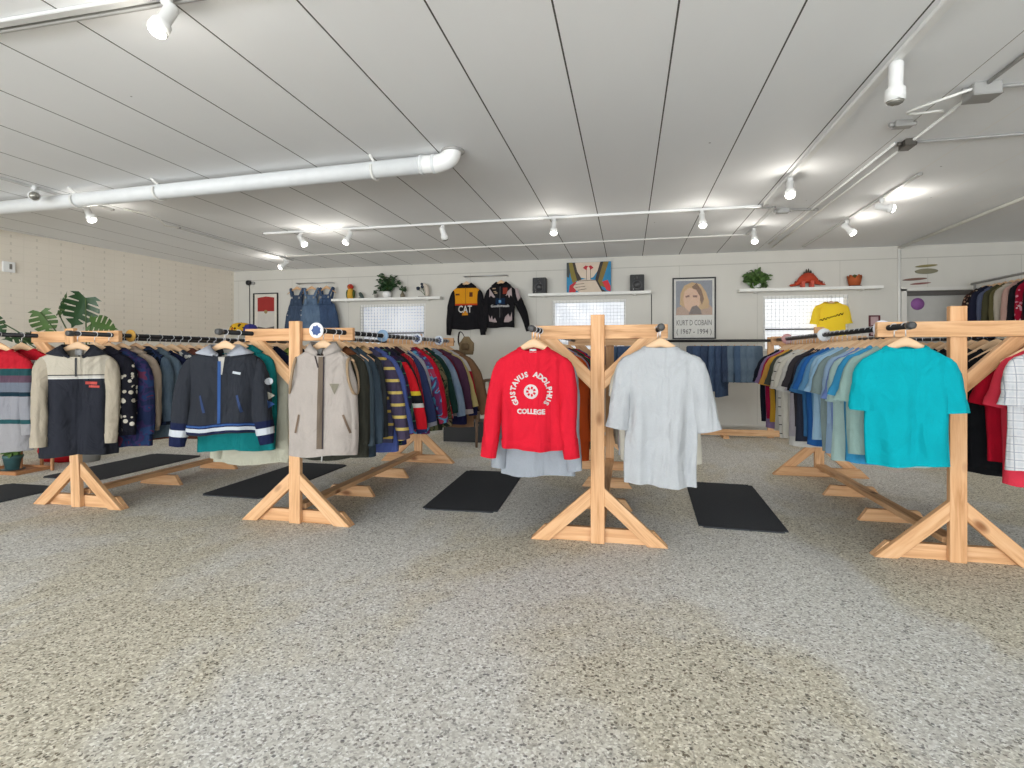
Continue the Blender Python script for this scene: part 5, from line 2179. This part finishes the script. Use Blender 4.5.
obj('wall_hook', tubebm([(0, .06, .02), (0, 0, .02), (0, -.0, .0)], .004, 6), STEEL, o)

# small red notice, oval wooden plaques
a, b_ = PY(868.5, 315.5, YW), PY(879.5, 336, YW)
e, hx, hz = frame('framed_notice', 'small dark red framed notice below the right shelf end', 'notice', a.x, b_.x, b_.z, a.z, plain('dark_red_frame', (96, 34, 44), .5), .018)
art(e, 'paper', rect(-hx, hx, -hz, hz), (196, 166, 166), -.006)
art(e, 'red_mark', rect(-hx * .55, -hx * .1, -hz * .4, hz * .05), (96, 20, 34), -.008)
OVC = [(PY(926, 266, YW), .145, .018, .06, (142, 132, 88), 'yellow-green oval board, upper of two at right above the door'), (PY(926, 271.3, YW), .15, .04, 0, (134, 130, 106), 'grey-green oval board, widest of four above the door'),
       (PY(914.5, 279.3, YW), .16, .018, .05, (124, 92, 80), 'dark reddish oval board, upper of two at left above the door'), (PY(920, 283.6, YW), .135, .013, .06, (140, 90, 84), 'thin reddish oval board, lowest of four above the door')]
for p, aa, bb, rot, c, lb in OVC:
    b0 = slab(ell(0, 0, aa, bb, 28), -.025, .001)
    o = obj('oval_plaque', b0, plain('plaque_paint', c, .6), loc=(p.x, YW, p.z), rot=(0, -rot, 0))
    tag(o, lb, 'plaque', 'oval boards above the grey door')

# cable right of the middle shelf
p = PY(651.5, 294, YW)
bm = bmesh.new()
tube(bm, [(p.x, YW - .006, p.z), (p.x + .005, YW - .006, .0)], .007, 6)
tag(obj('speaker_cable', bm, BLKMAT), 'thin dark cable down the wall from the middle shelf right end', 'cable')

# thermostat on left wall
d = Vector((math.cos(ang), math.sin(ang), 0))
nrm = Vector((math.sin(ang), -math.cos(ang), 0))
rx, ry = ratio(8)
# intersect the sight line with the wall
w0 = Vector((-7.66, YW + .1, 0))
tt = (w0.x * ry - w0.y * rx) / (d.y * rx - d.x * ry)
hit = w0 + d * tt
zc = hit.y / ry
hz_ = CH + (356 - 267) / F * zc
e = empty('thermostat', (hit.x, hit.y, hz_), 'white thermostat high on the left wall at the picture edge', 'thermostat', None, ang)
flat(obj('housing', boxbm(-.07, .07, -.03, -.002, -.07, .07, .006), GLOSSW, e))
flat(obj('dial', boxbm(.0, .03, -.034, -.03, -.03, .04, .001), plain('grey_screen', (120, 116, 110), .4), e))

# ------------------------------------------------------------ monstera behind the leftmost rack
def monstera_leaf(L, W_, lobes=5):
    """right and left halves with slits, lying in x,z, stalk at origin, tip at +z"""
    half = []
    def wd(t):
        return W_ / 2 * (math.sin(PI * min(1, t * .93 + .1)) ** .7) * (1 - .25 * t)
    half.append((0, .0))
    half.append((W_ * .2, -.12 * L))
    half.append((W_ * .38, -.06 * L))
    for k in range(lobes):
        t0, t1 = k / lobes, (k + 1) / lobes
        for t in (t0 + .02, t0 + .06, (t0 + t1) / 2, t1 - .05):
            half.append((wd(t), t * L * .94 - .03 * L + .05 * L * (t - t0)))
        if k < lobes - 1:
            half.append((wd(t1) * .28, t1 * L * .86 - .04 * L))
            half.append((wd(t1) * .26, t1 * L * .86 - .01 * L))
    half.append((0, L))
    bm = bmesh.new()
    for s in (-1, 1):
        f = poly(bm, [(s * x, 0, z) for x, z in half])
    bmesh.ops.remove_doubles(bm, verts=bm.verts, dist=1e-5)
    bmesh.ops.triangulate(bm, faces=bm.faces)
    bmesh.ops.subdivide_edges(bm, edges=[e_ for e_ in bm.edges if e_.calc_length() > L * .2], cuts=1)
    bmesh.ops.triangulate(bm, faces=[f for f in bm.faces if len(f.verts) > 4])
    for v in bm.verts:
        v.co.y += -.5 * v.co.x * v.co.x / W_ - .25 * (v.co.z / L) ** 2 * L * -.3
    return bm


mx, my = -6.05, 4.95
e = empty('monstera_plant', (mx, my, 0), 'tall monstera plant with split leaves behind the leftmost rack', 'plant')
pot(e, .17, .3, plain('grey_planter', (150, 148, 142), .7))
obj('soil', lathebm([(.001, .25), (.145, .25), (.14, .265), (.001, .27)], 18), plain('soil', (56, 44, 34), .95), e)


def mleaf(px, py, Y, L, W_, rot, tilt=0.0, turn=0.0, m=LEAFD, lobes=5, bright=False):
    """leaf whose middle sits at the sighted spot; rot = angle of its tip from straight up"""
    c = PY(px, py, Y)
    local = c - Vector((mx, my, 0))
    R_ = Matrix.Rotation(PSI + .6 + turn, 4, 'Z') @ Matrix.Rotation(tilt, 4, 'X') @ Matrix.Rotation(rot, 4, 'Y')
    base = local - (R_ @ Vector((0, 0, L * .45)))
    o = obj('leaf', monstera_leaf(L, W_, lobes), LEAF if bright else m, e)
    M = R_.copy()
    M.translation = base
    o.matrix_local = M
    bm = bmesh.new()
    tube(bm, [(0, 0, .27), (base.x * .25, base.y * .25, .27 + (base.z - .27) * .6), tuple(base)], [.012, .009, .006], 7, k=5)
    obj('leaf_stalk', bm, STEM, e)


mleaf(79, 312, 4.95, .40, .40, math.radians(200), .25)
mleaf(103.5, 326.5, 5.0, .26, .30, math.radians(105), .3, bright=True)
mleaf(45, 324, 4.8, .31, .28, math.radians(165), .2, bright=True)
mleaf(63.5, 303.5, 5.0, .30, .10, math.radians(20), .1, .9, bright=True)
mleaf(-3, 325, 4.7, .28, .2, math.radians(150), .2)
mleaf(19, 338, 4.7, .30, .26, math.radians(250), .9)
mleaf(38, 338, 4.8, .30, .2, math.radians(80), 1.0)

# floor things seen below the knitwear at left
p = PY(13, 471, 4.35)
p.z = 0
e = empty('potted_plant', (p.x, p.y, .02), 'leafy green plant in a teal pot on a tray, bottom left', 'plant')
pot(e, .085, .15, plain('teal_pot', (62, 96, 98), .5))
bush(e, .13, .12, .1, 12, 9, .07, .045, 33, m=LEAF)
obj('tray_holder', lathebm([(.001, -.002), (.1, -.002), (.1, .006), (.001, .006)], 16), plain('pot_saucer', (60, 80, 82), .5), e)
TRW = plain('tray_wood', (176, 124, 82), .6)
e = empty('wooden_tray', (p.x + .02, p.y, 0), 'low wooden tray under the teal plant pot', 'tray')
flat(obj('base', boxbm(-.24, .24, -.16, .16, .004, .0155), TRW, e))
for s in (-1, 1):
    flat(obj('rim', boxbm(-.25, .25, s * .16 - .008, s * .16 + .008, .0, .035, .003), TRW, e))
    flat(obj('rim', boxbm(s * .25 - .008, s * .25 + .008, -.168, .168, 0, .035, .003), TRW, e))
p2 = PY(36, 470, 4.5)
e = empty('wooden_stool', (p2.x + .08, 4.55, 0), 'small wooden stool behind the knitwear at far left', 'stool', None, .25)
for x in (-.16, .16):
    for y in (-.13, .13):
        flat(obj('leg', boxbm(x - .013, x + .013, y - .013, y + .013, 0, .33, .003), TRW, e))
flat(obj('seat', boxbm(-.19, .19, -.16, .16, .33, .352, .004), TRW, e))
for y in (-.13, .13):
    flat(obj('rung', boxbm(-.147, .147, y - .01, y + .01, .24, .262, .002), TRW, e))
p3 = PY(52, 468, 4.85)
bm = bmesh.new()
rings = []
for z, a_, b2 in ((0, .2, .13), (.1, .24, .16), (.17, .23, .15), (.21, .15, .1), (.225, .04, .03)):
    rings.append([Vector((a_ * math.cos(t), b2 * math.sin(t), z + .012 * math.sin(3 * t + z * 20))) for t in TH])
loft(bm, rings, True, True, True)
o = obj('duffel_bag', bm, fabric(S(196, 28, 36)), loc=(p3.x + .04, 4.9, .004))
tag(o, 'red cloth bag on the floor behind the grey fleece', 'bag')
obj('handle', tubebm([(-.1, 0, .19), (-.06, 0, .27), (.06, 0, .27), (.1, 0, .19)], .012, 8, k=4), fabric(S(150, 20, 30)), o)

# caps stacked on the leftmost rack's back crossbar
def cap(loc, r, m, label, brim_dir, mb_=None, h=.13):
    e = empty('baseball_cap', loc, label, 'cap', 'caps on the leftmost rack', brim_dir)
    bm = bmesh.new()
    prof = [(r, 0), (r * 1.0, h * .25), (r * .93, h * .6), (r * .7, h * .88), (r * .35, h * .99), (.012, h)]
    rings = [[Vector((q_ * math.cos(t), q_ * math.sin(t), z)) for t in TH] for q_, z in prof]
    loft(bm, rings, True, False, True)
    obj('crown', bm, m, e)
    bm = bmesh.new()
    rows = []
    for k in range(5):
        t = k / 4
        rows.append([Vector(((r * .97 + .075 * t * math.cos(a)) * math.sin(a), -(r * .97 + .075 * t * math.cos(a)) * math.cos(a), .006 - .02 * t)) for a in [-1.1 + 2.2 * j / 12 for j in range(13)]])
    loft(bm, rows, False)
    q_ = bmesh.ops.solidify(bm, geom=bm.faces[:], thickness=.004)
    obj('brim', bm, mb_ or m, e)
    bm = bmesh.new()
    ball(bm, (0, 0, h), .009, (1, 1, .6), 1)
    obj('top_button', bm, mb_ or m, e)
    return e


cy_ = RYF[0] + RLEN - .02
cz_ = RAILZ - .01 + .045 + .002
yc = ('f', (214, 168, 40), (60, 40, 30), (150, 60, 40), 24)
cxp = PY(243, 335, cy_).x
cap((cxp, cy_, cz_), .145, fabric(S(206, 200, 184)), 'off-white cap lowest in the stack on the leftmost rack', -.3, h=.11)
cap((cxp - .02, cy_, cz_ + .085), .135, fabric(yc), 'yellow patterned cap on top of the off-white cap', .5, fabric(S(96, 60, 40)), h=.12)
cap((cxp + .13, cy_ - .03, cz_ + .075), .085, fabric(S(56, 56, 128)), 'small blue cap beside the yellow patterned cap', .3, h=.11)

# slatted chair and black crate by the back of the second rack
CHW = plain('brown_chair_wood', (116, 92, 74), .5)
p = PY(494, 400, 7.0)
e = empty('wooden_chair', (p.x - .02, 7.0, 0), 'brown slat-back chair by the back wall, left of the red sweatshirt', 'chair', None, .2)
for x in (-.2, .2):
    obj('front_leg', tubebm([(x, -.2, 0), (x, -.2, .44)], .017, 8), CHW, e)
    obj('back_leg', tubebm([(x, .22, 0), (x, .2, .45), (x * .95, .24, .84)], .017, 8), CHW, e)
flat(obj('seat', boxbm(-.22, .22, -.22, .22, .435, .465, .01), CHW, e))
obj('top_rail', tubebm([(-.2, .24, .82), (-.1, .26, .86), (.1, .26, .86), (.2, .24, .82)], .022, 8, k=4), CHW, e)
for x in (-.12, -.06, 0, .06, .12):
    obj('back_slat', tubebm([(x, .215, .46), (x, .25, .84)], .009, 6), CHW, e)
p = PY(467, 440, 7.3)
e = empty('storage_crate', (p.x, 7.35, 0), 'low black crate on the floor under the tan coats', 'crate')
bm = bmesh.new()
box(bm, -.3, .3, -.2, .2, 0, .02)
for x in (-.3, .28):
    box(bm, x, x + .02, -.2, .2, .02, .26)
for y in (-.2, .18):
    box(bm, -.28, .28, y, y + .02, .02, .26)
flat(obj('crate_body', bm, BLACK, e))
flat(obj('lid', boxbm(-.31, .31, -.21, .21, .26, .285, .006), BLACK, e))
